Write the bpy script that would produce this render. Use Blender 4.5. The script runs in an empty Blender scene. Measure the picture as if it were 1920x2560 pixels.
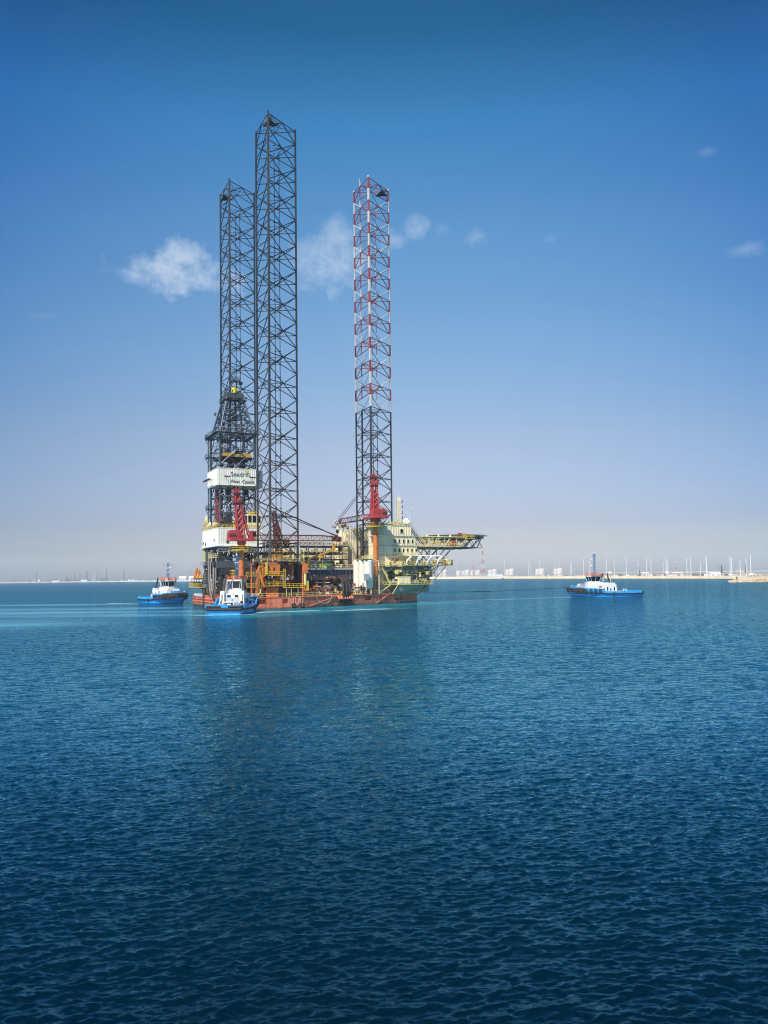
import bpy, math, random
import numpy as np
from math import sin, cos, pi, radians, sqrt, atan2, asin
from mathutils import Vector, Matrix

rng = random.Random(7)
scene = bpy.context.scene
COL = scene.collection

# ------------------------------------------------------------------ camera
FPX, SYPX, ROLL, PITCH, HC = 1989.2, 1368.4, radians(.613), radians(2.165), 9.146   # in photo pixels (1920 x 2560)
cam_d = bpy.data.cameras.new('camera')
cam_o = bpy.data.objects.new('camera', cam_d); COL.objects.link(cam_o)
cam_d.sensor_fit = 'HORIZONTAL'; cam_d.sensor_width = 36.0
cam_d.lens = 36.0 * FPX / 1920
cam_d.shift_y = (SYPX - 1280) / 1920
cam_d.clip_start = .5; cam_d.clip_end = 60000
cam_o.matrix_world = (Matrix.Translation((0, 0, HC)) @ Matrix.Rotation(pi / 2 + PITCH, 4, 'X')
                      @ Matrix.Rotation(-ROLL, 4, 'Z'))
scene.camera = cam_o

def ray(px, py):
    u2, v2 = px - 960, py - SYPX
    u = u2 * cos(ROLL) - v2 * sin(ROLL); v = u2 * sin(ROLL) + v2 * cos(ROLL)
    x, zc = u / FPX, -v / FPX
    return Vector((x, cos(PITCH) - zc * sin(PITCH), sin(PITCH) + zc * cos(PITCH)))

def at_depth(px, py, d):            # a point on the far shore seen in that direction, d metres away
    r = ray(px, py); return Vector((0, 0, HC)) + r * (d / r.y)

# ------------------------------------------------------------------ materials
MATS = {}
def mat(name, col, rough=.55, metal=0., var=.25, scale=.6, rust=0., rustcol=(.16, .06, .025), stretch=(1, 1, 1), bump=0.):
    if name in MATS: return MATS[name]
    m = bpy.data.materials.new(name); m.use_nodes = True
    nt = m.node_tree; b = nt.nodes['Principled BSDF']
    b.inputs['Roughness'].default_value = rough; b.inputs['Metallic'].default_value = metal
    tc = nt.nodes.new('ShaderNodeTexCoord')
    mp = nt.nodes.new('ShaderNodeMapping'); mp.inputs['Scale'].default_value = stretch
    nt.links.new(tc.outputs['Object'], mp.inputs[0])
    n = nt.nodes.new('ShaderNodeTexNoise'); n.inputs['Scale'].default_value = scale; n.inputs['Detail'].default_value = 6
    n.inputs['Roughness'].default_value = .65
    nt.links.new(mp.outputs[0], n.inputs['Vector'])
    mr = nt.nodes.new('ShaderNodeMapRange'); mr.inputs[1].default_value = .3; mr.inputs[2].default_value = .7
    mr.inputs[3].default_value = 1 - var; mr.inputs[4].default_value = 1 + var * .6
    nt.links.new(n.outputs['Fac'], mr.inputs[0])
    mx = nt.nodes.new('ShaderNodeMix'); mx.data_type = 'RGBA'; mx.blend_type = 'MULTIPLY'; mx.inputs[0].default_value = 1
    mx.inputs[6].default_value = (*col, 1)
    nt.links.new(mr.outputs[0], mx.inputs[7])
    out = mx.outputs[2]
    if rust > 0:
        mp2 = nt.nodes.new('ShaderNodeMapping'); mp2.inputs['Scale'].default_value = (1.3, 1.3, .22)
        nt.links.new(tc.outputs['Object'], mp2.inputs[0])
        n2 = nt.nodes.new('ShaderNodeTexNoise'); n2.inputs['Scale'].default_value = .9; n2.inputs['Detail'].default_value = 8
        n2.inputs['Roughness'].default_value = .7
        nt.links.new(mp2.outputs[0], n2.inputs['Vector'])
        r2 = nt.nodes.new('ShaderNodeMapRange'); r2.inputs[1].default_value = .62 - rust * .3; r2.inputs[2].default_value = .78 - rust * .2
        r2.inputs[4].default_value = .75
        nt.links.new(n2.outputs['Fac'], r2.inputs[0])
        mx2 = nt.nodes.new('ShaderNodeMix'); mx2.data_type = 'RGBA'; mx2.inputs[7].default_value = (*rustcol, 1)
        nt.links.new(r2.outputs[0], mx2.inputs[0]); nt.links.new(out, mx2.inputs[6]); out = mx2.outputs[2]
    nt.links.new(out, b.inputs['Base Color'])
    if bump:
        bp = nt.nodes.new('ShaderNodeBump'); bp.inputs['Strength'].default_value = bump; bp.inputs['Distance'].default_value = .05
        nt.links.new(n.outputs['Fac'], bp.inputs['Height']); nt.links.new(bp.outputs[0], b.inputs['Normal'])
    MATS[name] = m; return m

LEGDARK = mat('leg_paint', (.026, .031, .038), .5, .2, .3, .5, .28, (.075, .045, .03))
def weathered(m, zlo, zhi, col):        # paint worn to brown-grey on the lower, often submerged length of a leg
    nt = m.node_tree; b = nt.nodes['Principled BSDF']; src = b.inputs['Base Color'].links[0].from_socket; N = nt.nodes.new; L = nt.links.new
    tc = N('ShaderNodeTexCoord'); sp = N('ShaderNodeSeparateXYZ'); L(tc.outputs['Object'], sp.inputs[0])
    n = N('ShaderNodeTexNoise'); n.inputs['Scale'].default_value = .35; n.inputs['Detail'].default_value = 7; n.inputs['Roughness'].default_value = .7; L(tc.outputs['Object'], n.inputs['Vector'])
    a = N('ShaderNodeMath'); a.operation = 'MULTIPLY_ADD'; a.inputs[1].default_value = 60; L(n.outputs['Fac'], a.inputs[0]); L(sp.outputs[2], a.inputs[2])
    mr = N('ShaderNodeMapRange'); mr.inputs[1].default_value = zlo + 30; mr.inputs[2].default_value = zhi + 30; mr.inputs[3].default_value = .7; mr.inputs[4].default_value = 0; L(a.outputs[0], mr.inputs[0])
    mx = N('ShaderNodeMix'); mx.data_type = 'RGBA'; mx.inputs[7].default_value = (*col, 1); L(mr.outputs[0], mx.inputs[0]); L(src, mx.inputs[6]); L(mx.outputs[2], b.inputs['Base Color'])
weathered(LEGDARK, 15, 70, (.115, .088, .072))
STEEL = mat('grey_blue_steel', (.10, .12, .142), .45, .4, .35, .8, .25, (.07, .05, .035))
DKSTEEL = mat('dark_steel', (.035, .037, .04), .6, .2, .5, 1.2, .2)
BROWNST = mat('brown_steel', (.12, .075, .05), .6, .1, .5, 1.)
CREAM = mat('cream_paint', (.87, .75, .49), .5, 0, .14, .35, .3, (.36, .25, .12))
WINDW = mat('windwall_paint', (.80, .76, .64), .5, 0, .08, .3, .2, (.45, .34, .2))
YEL = mat('yellow_paint', (.70, .48, .04), .5, 0, .25, 1.5, .15)
PYEL = mat('pale_yellow_paint', (.70, .60, .22), .5, 0, .2, 1.5, .14)
ORG = mat('orange_paint', (.66, .175, .032), .5, 0, .3, .8, .3, (.17, .05, .02))
DORG = mat('dark_orange_paint', (.38, .095, .028), .55, 0, .4, .8, .3, (.09, .03, .015))
REDC = mat('crane_red', (.46, .052, .05), .45, 0, .25, .9, .2, (.16, .03, .03))
RED = mat('mast_red', (.44, .035, .03), .5, 0, .2, .9, .1)
WHT = mat('white_paint', (.70, .71, .70), .4, 0, .14, .9, .2, (.4, .32, .22))
GREEN = mat('green_paint', (.10, .30, .08), .5, 0, .3)
TEALP = mat('grey_green_paint', (.30, .32, .25), .55, 0, .3, .8, .25)
GREYP = mat('grey_paint', (.33, .35, .36), .5, 0, .25, .8, .2)
GLASS = mat('dark_glass', (.008, .010, .012), .22, 0, .2)
BLUE = mat('tug_blue', (.02, .34, .76), .4, 0, .22, .7, .2, (.05, .14, .26))
MASTB = mat('mast_blue', (.07, .20, .38), .45, 0, .2)
RUB = mat('black_rubber', (.022, .022, .023), .75, 0, .5, 2.)
TUGOR = mat('tug_orange', (.68, .16, .06), .5, 0, .15)
HOSE = mat('hose_grey', (.34, .33, .31), .5, .1, .4, 1.)
SILO = mat('silo_white', (.76, .71, .60), .45, 0, .08, .4, .1, (.45, .36, .22))
LGREY = mat('light_grey_paint', (.52, .54, .54), .5, 0, .15)
DECKG = mat('deck_green_grey', (.10, .13, .11), .7, 0, .4)
ROPE = mat('tow_rope', (.02, .022, .026), .8)
TEXTG = mat('lettering_grey', (.13, .17, .22), .5, 0, .05)
TEXTK = mat('lettering_black', (.03, .03, .035), .5, 0, .05)
STAR = mat('star_yellow', (.80, .60, .05), .5, 0, .05)

def hull_mat():
    m = bpy.data.materials.new('hull_red'); m.use_nodes = True
    nt = m.node_tree; b = nt.nodes['Principled BSDF']; b.inputs['Roughness'].default_value = .6
    N = nt.nodes.new; L = nt.links.new
    tc = N('ShaderNodeTexCoord'); sp = N('ShaderNodeSeparateXYZ'); L(tc.outputs['Object'], sp.inputs[0])
    mp = N('ShaderNodeMapping'); mp.inputs['Scale'].default_value = (.5, .5, .16); L(tc.outputs['Object'], mp.inputs[0])
    n = N('ShaderNodeTexNoise'); n.inputs['Scale'].default_value = 1.2; n.inputs['Detail'].default_value = 9; n.inputs['Roughness'].default_value = .7
    L(mp.outputs[0], n.inputs['Vector'])
    r = N('ShaderNodeValToRGB'); e = r.color_ramp.elements
    e[0].position = .30; e[0].color = (.25, .055, .022, 1); e[1].position = .70; e[1].color = (.72, .25, .15, 1)
    k = r.color_ramp.elements.new(.48); k.color = (.62, .16, .075, 1)
    L(n.outputs['Fac'], r.inputs[0])
    # a dark wet growth line just above the water
    n3 = N('ShaderNodeTexNoise'); n3.inputs['Scale'].default_value = 1.; L(tc.outputs['Object'], n3.inputs['Vector'])
    ad = N('ShaderNodeMath'); ad.operation = 'MULTIPLY_ADD'; ad.inputs[1].default_value = -.9; L(n3.outputs['Fac'], ad.inputs[0]); L(sp.outputs[2], ad.inputs[2])
    mr = N('ShaderNodeMapRange'); mr.inputs[1].default_value = -.35; mr.inputs[2].default_value = .15; mr.inputs[3].default_value = .8; mr.inputs[4].default_value = 0
    L(ad.outputs[0], mr.inputs[0])
    mx = N('ShaderNodeMix'); mx.data_type = 'RGBA'; mx.inputs[7].default_value = (.05, .035, .025, 1)
    L(mr.outputs[0], mx.inputs[0]); L(r.outputs[0], mx.inputs[6]); L(mx.outputs[2], b.inputs['Base Color'])
    return m
HULL = hull_mat()

def band_mat():                     # the bow leg: red and white bands above, dark paint below
    m = bpy.data.materials.new('banded_leg_paint'); m.use_nodes = True
    nt = m.node_tree; b = nt.nodes['Principled BSDF']; b.inputs['Roughness'].default_value = .5
    N = nt.nodes.new; L = nt.links.new
    tc = N('ShaderNodeTexCoord'); sp = N('ShaderNodeSeparateXYZ'); L(tc.outputs['Object'], sp.inputs[0])
    a = N('ShaderNodeMath'); a.operation = 'ADD'; a.inputs[1].default_value = -156.5 + 4.25 * 100; L(sp.outputs[2], a.inputs[0])
    d = N('ShaderNodeMath'); d.operation = 'DIVIDE'; d.inputs[1].default_value = 8.5; L(a.outputs[0], d.inputs[0])
    f = N('ShaderNodeMath'); f.operation = 'FRACT'; L(d.outputs[0], f.inputs[0])
    g = N('ShaderNodeMath'); g.operation = 'LESS_THAN'; g.inputs[1].default_value = .5; L(f.outputs[0], g.inputs[0])
    mx = N('ShaderNodeMix'); mx.data_type = 'RGBA'; mx.inputs[6].default_value = (.30, .035, .032, 1); mx.inputs[7].default_value = (.60, .58, .55, 1)
    L(g.outputs[0], mx.inputs[0])
    h = N('ShaderNodeMath'); h.operation = 'LESS_THAN'; h.inputs[1].default_value = 71.5; L(sp.outputs[2], h.inputs[0])
    m2 = N('ShaderNodeMix'); m2.data_type = 'RGBA'; m2.inputs[7].default_value = (.035, .036, .04, 1)
    L(h.outputs[0], m2.inputs[0]); L(mx.outputs[2], m2.inputs[6])
    n = N('ShaderNodeTexNoise'); n.inputs['Scale'].default_value = .7; n.inputs['Detail'].default_value = 6; L(tc.outputs['Object'], n.inputs['Vector'])
    mr = N('ShaderNodeMapRange'); mr.inputs[3].default_value = .6; mr.inputs[4].default_value = 1.15; L(n.outputs['Fac'], mr.inputs[0])
    m3 = N('ShaderNodeMix'); m3.data_type = 'RGBA'; m3.blend_type = 'MULTIPLY'; m3.inputs[0].default_value = 1
    L(m2.outputs[2], m3.inputs[6]); L(mr.outputs[0], m3.inputs[7]); L(m3.outputs[2], b.inputs['Base Color'])
    return m
BAND = band_mat()
weathered(BAND, -5, 55, (.10, .075, .062))

# ------------------------------------------------------------------ mesh builder
class MB:
    def __init__(s): s.v = []; s.f = []; s.m = []; s.k = 0; s.M = None
    def mat(s, k): s.k = k; return s
    def add(s, vs, fs):
        o = len(s.v)
        for p in vs:
            p = Vector(p)
            s.v.append(s.M @ p if s.M is not None else p)
        for f in fs: s.f.append([o + i for i in f]); s.m.append(s.k)
        return s
    def box(s, x0, x1, y0, y1, z0, z1):
        return s.add([(x0, y0, z0), (x1, y0, z0), (x1, y1, z0), (x0, y1, z0), (x0, y0, z1), (x1, y0, z1), (x1, y1, z1), (x0, y1, z1)],
                     [(0, 3, 2, 1), (4, 5, 6, 7), (0, 1, 5, 4), (1, 2, 6, 5), (2, 3, 7, 6), (3, 0, 4, 7)])
    def prism(s, poly, z0, z1, top=None):           # poly counter-clockwise; top = other outline
        n = len(poly); t = top or poly
        vs = [(p[0], p[1], z0 if len(p) < 3 else p[2]) for p in poly] + [(p[0], p[1], z1 if len(p) < 3 else p[2]) for p in t]
        return s.add(vs, [tuple(reversed(range(n))), tuple(range(n, 2 * n))] + [(i, (i + 1) % n, n + (i + 1) % n, n + i) for i in range(n)])
    def tube(s, p, q, r, n=6, r2=None, cap=True):
        p, q = Vector(p), Vector(q); d = q - p
        if d.length < 1e-6: return s
        d.normalize(); a = d.cross(Vector((0, 0, 1)) if abs(d.z) < .95 else Vector((1, 0, 0))).normalized(); b = d.cross(a)
        r2 = r if r2 is None else r2
        vs = [p + (a * cos(2 * pi * i / n) + b * sin(2 * pi * i / n)) * r for i in range(n)] + [q + (a * cos(2 * pi * i / n) + b * sin(2 * pi * i / n)) * r2 for i in range(n)]
        fs = [(i, (i + 1) % n, n + (i + 1) % n, n + i) for i in range(n)]
        if cap: fs += [tuple(reversed(range(n))), tuple(range(n, 2 * n))]
        return s.add(vs, fs)
    def cyl(s, x, y, z0, z1, r, n=16, r2=None): return s.tube((x, y, z0), (x, y, z1), r, n, r2)
    def path(s, pts, r, n=5):
        for a, b in zip(pts[:-1], pts[1:]): s.tube(a, b, r, n)
        return s
    def rail(s, pts, h=1.1, r=.045, step=1.6, closed=False):
        pts = [Vector(p) for p in pts]
        if closed: pts = pts + [pts[0]]
        for a, b in zip(pts[:-1], pts[1:]):
            for q in (h, h * .5): s.tube(a + Vector((0, 0, q)), b + Vector((0, 0, q)), r, 4, cap=False)
            n = max(1, int((b - a).length / step))
            for i in range(n + 1):
                c = a.lerp(b, i / n); s.tube(c, c + Vector((0, 0, h)), r, 4, cap=False)
        return s
    def torus(s, c, axis, R, r, n=14, k=7):
        c, ax = Vector(c), Vector(axis).normalized()
        a = ax.cross(Vector((0, 0, 1)) if abs(ax.z) < .9 else Vector((1, 0, 0))).normalized(); b = ax.cross(a)
        vs = []; fs = []
        for i in range(n):
            t = 2 * pi * i / n; d = a * cos(t) + b * sin(t)
            for j in range(k):
                w = 2 * pi * j / k; vs.append(c + d * (R + r * cos(w)) + ax * r * sin(w))
        for i in range(n):
            for j in range(k): fs.append((i * k + j, ((i + 1) % n) * k + j, ((i + 1) % n) * k + (j + 1) % k, i * k + (j + 1) % k))
        return s.add(vs, fs)
    def corr(s, p, q, z0, z1, depth=.10, pitch=.55):       # a corrugated wall from p to q (outside on the right of p->q)
        p, q = Vector((*p, 0)), Vector((*q, 0)); d = q - p; L = d.length; d.normalize(); o = Vector((d.y, -d.x, 0))
        n = max(1, int(L / pitch)); pt = []
        for i in range(n):
            a = L * i / n; w = L / n
            pt += [(a, 0), (a + w * .42, 0), (a + w * .5, depth), (a + w * .92, depth)]
        pt.append((L, 0)); m = len(pt)
        vs = [p + d * a + o * b + Vector((0, 0, z0)) for a, b in pt] + [p + d * a + o * b + Vector((0, 0, z1)) for a, b in pt]
        return s.add(vs, [(i, i + 1, m + i + 1, m + i) for i in range(m - 1)])
    def build(s, name, mats, parent=None, smooth=False):
        me = bpy.data.meshes.new(name); me.from_pydata([tuple(p) for p in s.v], [], s.f)
        for m in (mats if isinstance(mats, (list, tuple)) else [mats]): me.materials.append(m)
        me.polygons.foreach_set('material_index', s.m)
        if smooth: me.polygons.foreach_set('use_smooth', [True] * len(s.f))
        me.update()
        o = bpy.data.objects.new(name, me); COL.objects.link(o)
        if parent: o.parent = parent
        return o

def tag(o, label=None, cat=None, group=None, kind=None):
    if label: o['label'] = label
    if cat: o['category'] = cat
    if group: o['group'] = group
    if kind: o['kind'] = kind
    return o
def empty(name, loc=(0, 0, 0), rz=0.):
    o = bpy.data.objects.new(name, None); COL.objects.link(o); o.location = loc; o.rotation_euler = (0, 0, rz); o.empty_display_size = 2
    return o
def copy_tree(o, parent=None):
    c = o.copy(); COL.objects.link(c)
    if parent: c.parent = parent
    for ch in list(o.children): copy_tree(ch, c)
    return c
def lerp3(a, b, t): return Vector(a).lerp(Vector(b), t)
def bez(pts, n=12):
    pts = [Vector(p) for p in pts]; out = []
    for i in range(n + 1):
        q = list(pts); t = i / n
        while len(q) > 1: q = [a.lerp(b, t) for a, b in zip(q[:-1], q[1:])]
        out.append(q[0])
    return out
def text_mesh(body, size, M, name, m, parent, depth=.02, spacing=1.):
    cu = bpy.data.curves.new(name, 'FONT'); cu.body = body; cu.size = size; cu.extrude = depth; cu.space_character = spacing
    o = bpy.data.objects.new(name, cu); COL.objects.link(o)
    dg = bpy.context.evaluated_depsgraph_get(); me = bpy.data.meshes.new_from_object(o.evaluated_get(dg))
    bpy.data.objects.remove(o); me.name = name; me.transform(M); me.materials.clear(); me.materials.append(m)
    t = bpy.data.objects.new(name, me); COL.objects.link(t); t.parent = parent
    return t

# ------------------------------------------------------------------ the rig
HD = radians(25.76)
rig = empty('jackup_rig', (-44.931, 275.148, 0), HD)
tag(rig, 'jack-up drilling rig afloat on a red hull with three tall raised lattice legs', 'oil rig')

# hull -------------------------------------------------------------
def hull():
    b = MB()
    P = [(-14, -33), (5.5, -34), (58, -10.5), (58, 10.5), (5.5, 34), (-14, 33)]
    zt, zb = 3.5, -5
    n = len(P)
    b.add([(x, y, zb) for x, y in P] + [(x, y, zt) for x, y in P], [tuple(reversed(range(n))), tuple(range(n, 2 * n))])
    for i in range(n):
        p, q = Vector((*P[i], 0)), Vector((*P[(i + 1) % n], 0))
        recess = {0: [(.12, .17), (.285, .395), (.66, .75)], 1: [(.50, .56)]}.get(i, [])
        d = q - p; nn = Vector((d.y, -d.x, 0)).normalized()
        cuts = [0.] + [c for rc in recess for c in rc] + [1.]
        z1, z2 = 1.5, 2.9
        for j in range(len(cuts) - 1):
            a, c = p + d * cuts[j], p + d * cuts[j + 1]
            quad = lambda u, w, lo, hi, off=0.: b.add([u + Vector((0, 0, lo)) - nn * off, w + Vector((0, 0, lo)) - nn * off, w + Vector((0, 0, hi)) - nn * off, u + Vector((0, 0, hi)) - nn * off], [(0, 1, 2, 3)])
            if j % 2 == 0: quad(a, c, zb, zt)
            else:
                quad(a, c, zb, z1); quad(a, c, z2, zt); quad(a, c, z1, z2, 1.2)
                for u, w in ((a, a - nn * 1.2), (c - nn * 1.2, c)): b.add([u + Vector((0, 0, z1)), w + Vector((0, 0, z1)), w + Vector((0, 0, z2)), u + Vector((0, 0, z2))], [(0, 1, 2, 3)])
                for z in (z1, z2): b.add([a + Vector((0, 0, z)), c + Vector((0, 0, z)), c - nn * 1.2 + Vector((0, 0, z)), a - nn * 1.2 + Vector((0, 0, z))], [(0, 1, 2, 3)])
        # vertical half-round guards and a rubbing strip
        k = int(d.length / 6.5)
        for t in range(1, k):
            c = p + d * (t / k)
            if not any(r0 - .02 < t / k < r1 + .02 for r0, r1 in recess): b.tube(c + Vector((0, 0, -1)), c + Vector((0, 0, zt - .1)), .07, 6)
        b.tube(p + Vector((0, 0, zt - .08)) + nn * .05, q + Vector((0, 0, zt - .08)) + nn * .05, .12, 6)
    # sloping anchor rack plates on the diagonal side
    p, q = Vector((5.5, -34, 0)), Vector((58, -10.5, 0)); d = (q - p); nn = Vector((d.y, -d.x, 0)).normalized()
    for t0, t1 in ((.03, .26), (.60, .72), (.80, .95)):
        a, c = p + d * t0, p + d * t1
        b.tube(a + Vector((0, 0, .2)) + nn * .1, c + Vector((0, 0, 3.3)) + nn * .1, .14, 5)
    return b.build('hull', HULL, rig)
H_ = hull()
PD, QD = Vector((5.5, -34, 0)), Vector((58, -10.5, 0)); DD = (QD - PD).normalized(); ND = Vector((DD.y, -DD.x, 0))
Md = Matrix(((DD.x, 0, ND.x, 0), (DD.y, 0, ND.y, 0), (0, 1, 0, 0), (0, 0, 0, 1)))
pp = PD + DD * 44.5 + ND * .06
text_mesh('WEST CASTOR', .95, Matrix.Translation((pp.x, pp.y, 1.2)) @ Md, 'lettering', TEXTK, H_)
b = MB()
for p, q in (((-14, -33), (5.5, -34)), ((5.5, -34), (40, -18.6)), ((-14, 33), (5.5, 34)), ((5.5, 34), (58, 10.5))):
    b = MB(); b.rail([(*p, 3.5), (*q, 3.5)], 1.15, .05, 2.); b.build('deck_railing', PYEL, H_)
b = MB()           # chain tunnels and fairlead pads on the diagonal side
for i in range(6):
    c = PD + DD * (15.5 + i * 1.25)
    b.mat(0).tube(c + ND * .05 + Vector((0, 0, 3.4)), c + ND * 1.1 + Vector((0, 0, 2.3)), .38, 8)
    b.mat(1).tube(c + ND * .1 + Vector((0, 0, 1.7)), c + ND * .45 + Vector((0, 0, 1.5)), .3, 8)
    b.mat(1).tube(c + ND * .1 + Vector((.4, .2, .9)), c + ND * .45 + Vector((.4, .2, .7)), .26, 8)
b.build('fairlead', [HULL, DKSTEEL], H_)
b = MB()
for u0, v0, uu, vv in ((.5, -34.15, 4.4, -34.2), (10.5, -32., 17., -29.)):
    b = MB(); b.path(bez([(u0, v0, 3.4), (u0 + 1.2, v0 - .1, .2), (uu - .5, vv - .2, .4), (uu, vv, 3.4)], 14), .10, 5); b.build('mooring_rope', mat('pale_rope', (.55, .38, .30), .8), H_)
for u in (2.2, 3.0, 4.6): b = MB(); b.tube((u, -34.2, 3.5), (u, -34.35, .6), .09, 5); b.build('fender_rope', mat('pale_rope', (.55, .38, .30), .8), H_)
for u in (2.3, 5.0): b = MB(); b.torus((u, -34.55, .8), (0, 1, .1), .55, .24); b.build('fender', RUB, H_, True)

# legs --------------------------------------------------------------
LEGC = [(0, -23.6), (0, 23.6), (45.7, 0)]
RC = 7.58
def make_leg(cx, cy, m, plat):
    ztop, zh0, hb = 157.1, 156.4, 8.5
    C = [Vector((cx + RC * cos(radians(a)), cy + RC * sin(radians(a)), 0)) for a in (240, 120, 0)]
    at = lambda i, z: C[i % 3] + Vector((0, 0, z))
    b = MB()
    k = 0
    zbot = -3.
    while True:
        zh = zh0 - hb * k
        if zh < zbot: break
        mids = []
        for i in range(3):
            b.tube(at(i, zh), at(i + 1, zh), .14, 6)
            mids.append((at(i, zh) + at(i + 1, zh)) / 2)
            up, dn = min(zh + hb / 2, ztop), max(zh - hb / 2, zbot)
            if k > 0:
                b.tube(at(i, up), at(i + 1, dn), .15, 6); b.tube(at(i + 1, up), at(i, dn), .15, 6)
            else:
                b.tube(mids[-1], at(i, dn), .165, 6); b.tube(mids[-1], at(i + 1, dn), .165, 6)
        for i in range(3): b.tube(mids[i], mids[(i + 1) % 3], .10, 5)
        if k == 0:
            for i in range(3): b.tube(at(i, zh), mids[(i + 1) % 3], .09, 5)
        k += 1
    leg = b.build('leg', m, rig)
    cen = Vector((cx, cy, 0))
    for i in range(3):
        c = MB()
        c.tube(at(i, zbot), at(i, ztop), .31, 10)
        rad = (C[i] - cen).normalized(); tan = Vector((-rad.y, rad.x, 0))
        c.M = Matrix(((rad.x, tan.x, 0, C[i].x), (rad.y, tan.y, 0, C[i].y), (0, 0, 1, 0), (0, 0, 0, 1)))
        c.box(-.08, .08, -.34, .34, zbot, ztop - .2)
        z = zbot
        while z < ztop - .8:
            for s_ in (-1, 1): c.box(-.075, .075, min(s_ * .33, s_ * .42), max(s_ * .33, s_ * .42), z, z + .24)
            z += .48
        c.build('leg_chord', m, leg)
    # inner riser pipes
    r = MB()
    for dx, dy in ((.6, .9), (2.0, .2)): r.tube((cx + dx, cy + dy, 0), (cx + dx, cy + dy, ztop - 9), .12, 6)
    z = 6
    while z < ztop - 10:
        r.tube((cx + .6, cy + .9, z), (cx + 2.0, cy + .2, z), .07, 4); z += 4.25
        for dx, dy in ((.6, .9), (2.0, .2)): r.box(cx + dx - .22, cx + dx + .22, cy + dy - .22, cy + dy + .22, z, z + .3)
    r.build('riser_pipe', m, leg)
    # work platform near one corner at the top
    p = MB(); zf = ztop - 2.6
    A = at(plat, zf); B_ = A.lerp(at(plat + 1, zf), .38); D_ = A.lerp(at(plat + 2, zf), .38)
    tri = [A, B_, D_]
    p.prism([(q.x, q.y) for q in tri], zf, zf + .18)
    p.mat(1).rail([(q.x, q.y, zf + .2) for q in tri], 1.5, .05, 1.0, True)
    for q, o in ((B_, A), (D_, A)): p.mat(0).tube(q, o + Vector((0, 0, 2.2)), .08, 5)
    gi = A.lerp((B_ + D_) / 2, .5); p.box(gi.x - .6, gi.x + .6, gi.y - .5, gi.y + .5, zf + .2, zf + 1.5)
    p.build('work_platform', [DKSTEEL, GREYP], leg)
    return leg
legS = make_leg(*LEGC[0], LEGDARK, 0)
legP = make_leg(*LEGC[1], LEGDARK, 1)
legB = make_leg(*LEGC[2], BAND, 2)
legB['label'] = 'bow leg banded red and white on its upper half'
b = MB()            # raw water tower inside the bow leg
for dx, dy in ((-3.4, 2.2), (-2.7, 3.2)):
    b.tube((45.7 + dx, dy, 3), (45.7 + dx, dy, 72), .2, 6)
for k in range(16):
    z = 6 + k * 4.1
    b.tube((42.3, 2.2, z), (43., 3.2, z), .1, 4); b.tube((42.3, 2.2, z), (43., 3.2, z + 4.1), .07, 4)
for z in np.arange(76, 154, 8.5): b.tube((45.7 - 3.4, 2.2, z), (45.7 - 3.4, 2.2, z + 7.5), .10, 5); b.tube((43., 3.2, z), (43., 3.2, z + 7.), .10, 5)
b.build('water_tower', BAND, legB)

# jack houses --------------------------------------------------------
def jackhouse(cx, cy, name='jack_house'):
    C = [Vector((cx + RC * cos(radians(a)), cy + RC * sin(radians(a)), 0)) for a in (240, 120, 0)]
    cen = Vector((cx, cy, 0))
    b = MB(); O_, D_, Y_, K_, G_ = range(5)
    for c in C:
        rad = (c - cen).normalized(); tan = Vector((-rad.y, rad.x, 0))
        b.M = Matrix(((rad.x, tan.x, 0, c.x), (rad.y, tan.y, 0, c.y), (0, 0, 1, 0), (0, 0, 0, 1)))
        for s_ in (-1, 1):
            b.mat(K_).box(-.9, .6, min(s_ * .9, s_ * 1.9), max(s_ * .9, s_ * 1.9), 3.5, 13.6); b.mat(O_).tube((.8, s_ * 2.2, 3.5), (.8, s_ * 2.2, 13.6), .22, 8)
            for k in range(5):
                z = 4.4 + k * 1.8
                b.mat(D_ if k % 2 else O_).box(.6, 1.3, min(s_ * .95, s_ * 1.85), max(s_ * .95, s_ * 1.85), z, z + 1.1)
                b.mat(D_).tube((1.3, s_ * 1.4, z + .55), (1.8, s_ * 1.4, z + .55), .3, 8)
        b.mat(O_).box(1.1, 1.5, -1.0, 1.0, 10.4, 13.4)
        b.mat(D_).box(-1.2, 1.3, -2.5, 2.5, 13.6, 14.1)
        b.M = None
    for i in range(3):
        p, q = C[i], C[(i + 1) % 3]; e = (q - p).normalized(); nn = Vector((e.y, -e.x, 0))
        Z = lambda z: Vector((0, 0, z))
        p2, q2 = p + e * 2.2, q - e * 2.2
        mid = (p2 + q2) / 2
        for z in (13.3, 8.2, 4.2): b.mat(D_).tube(p2 + Z(z), q2 + Z(z), .22, 8)
        b.mat(O_).tube(p2 + Z(13), mid + Z(4), .26, 8); b.tube(q2 + Z(13), mid + Z(4), .26, 8)
        b.mat(D_).tube(mid + Z(3.5), mid + Z(13.3), .14, 6)
        b.mat(K_).prism([tuple((w)[:2]) for w in (p2 - nn * .4, q2 - nn * .4, q2 - nn * .8, p2 - nn * .8)][::-1], 3.5, 7.2)
    ob = b.build(name, [ORG, DORG, YEL, DKSTEEL, GREYP], rig)
    t = MB()
    sc = 1.55
    ring = [tuple((cen + (c - cen) * sc)[:2]) for c in C]
    # clipped triangle so the corners are blunt
    R6 = []
    for i in range(3):
        a, p, q = Vector(ring[(i - 1) % 3]), Vector(ring[i]), Vector(ring[(i + 1) % 3])
        R6 += [p.lerp(a, .22), p.lerp(q, .22)]
    R6 = [tuple(w) for w in R6][::-1]
    t.prism(R6, 14.15, 14.35)
    t.mat(1).rail([(*w, 14.35) for w in R6], 1.15, .06, 1.4, True)
    t.build('top_platform', [DKSTEEL, PYEL], ob)
    return ob, C
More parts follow.
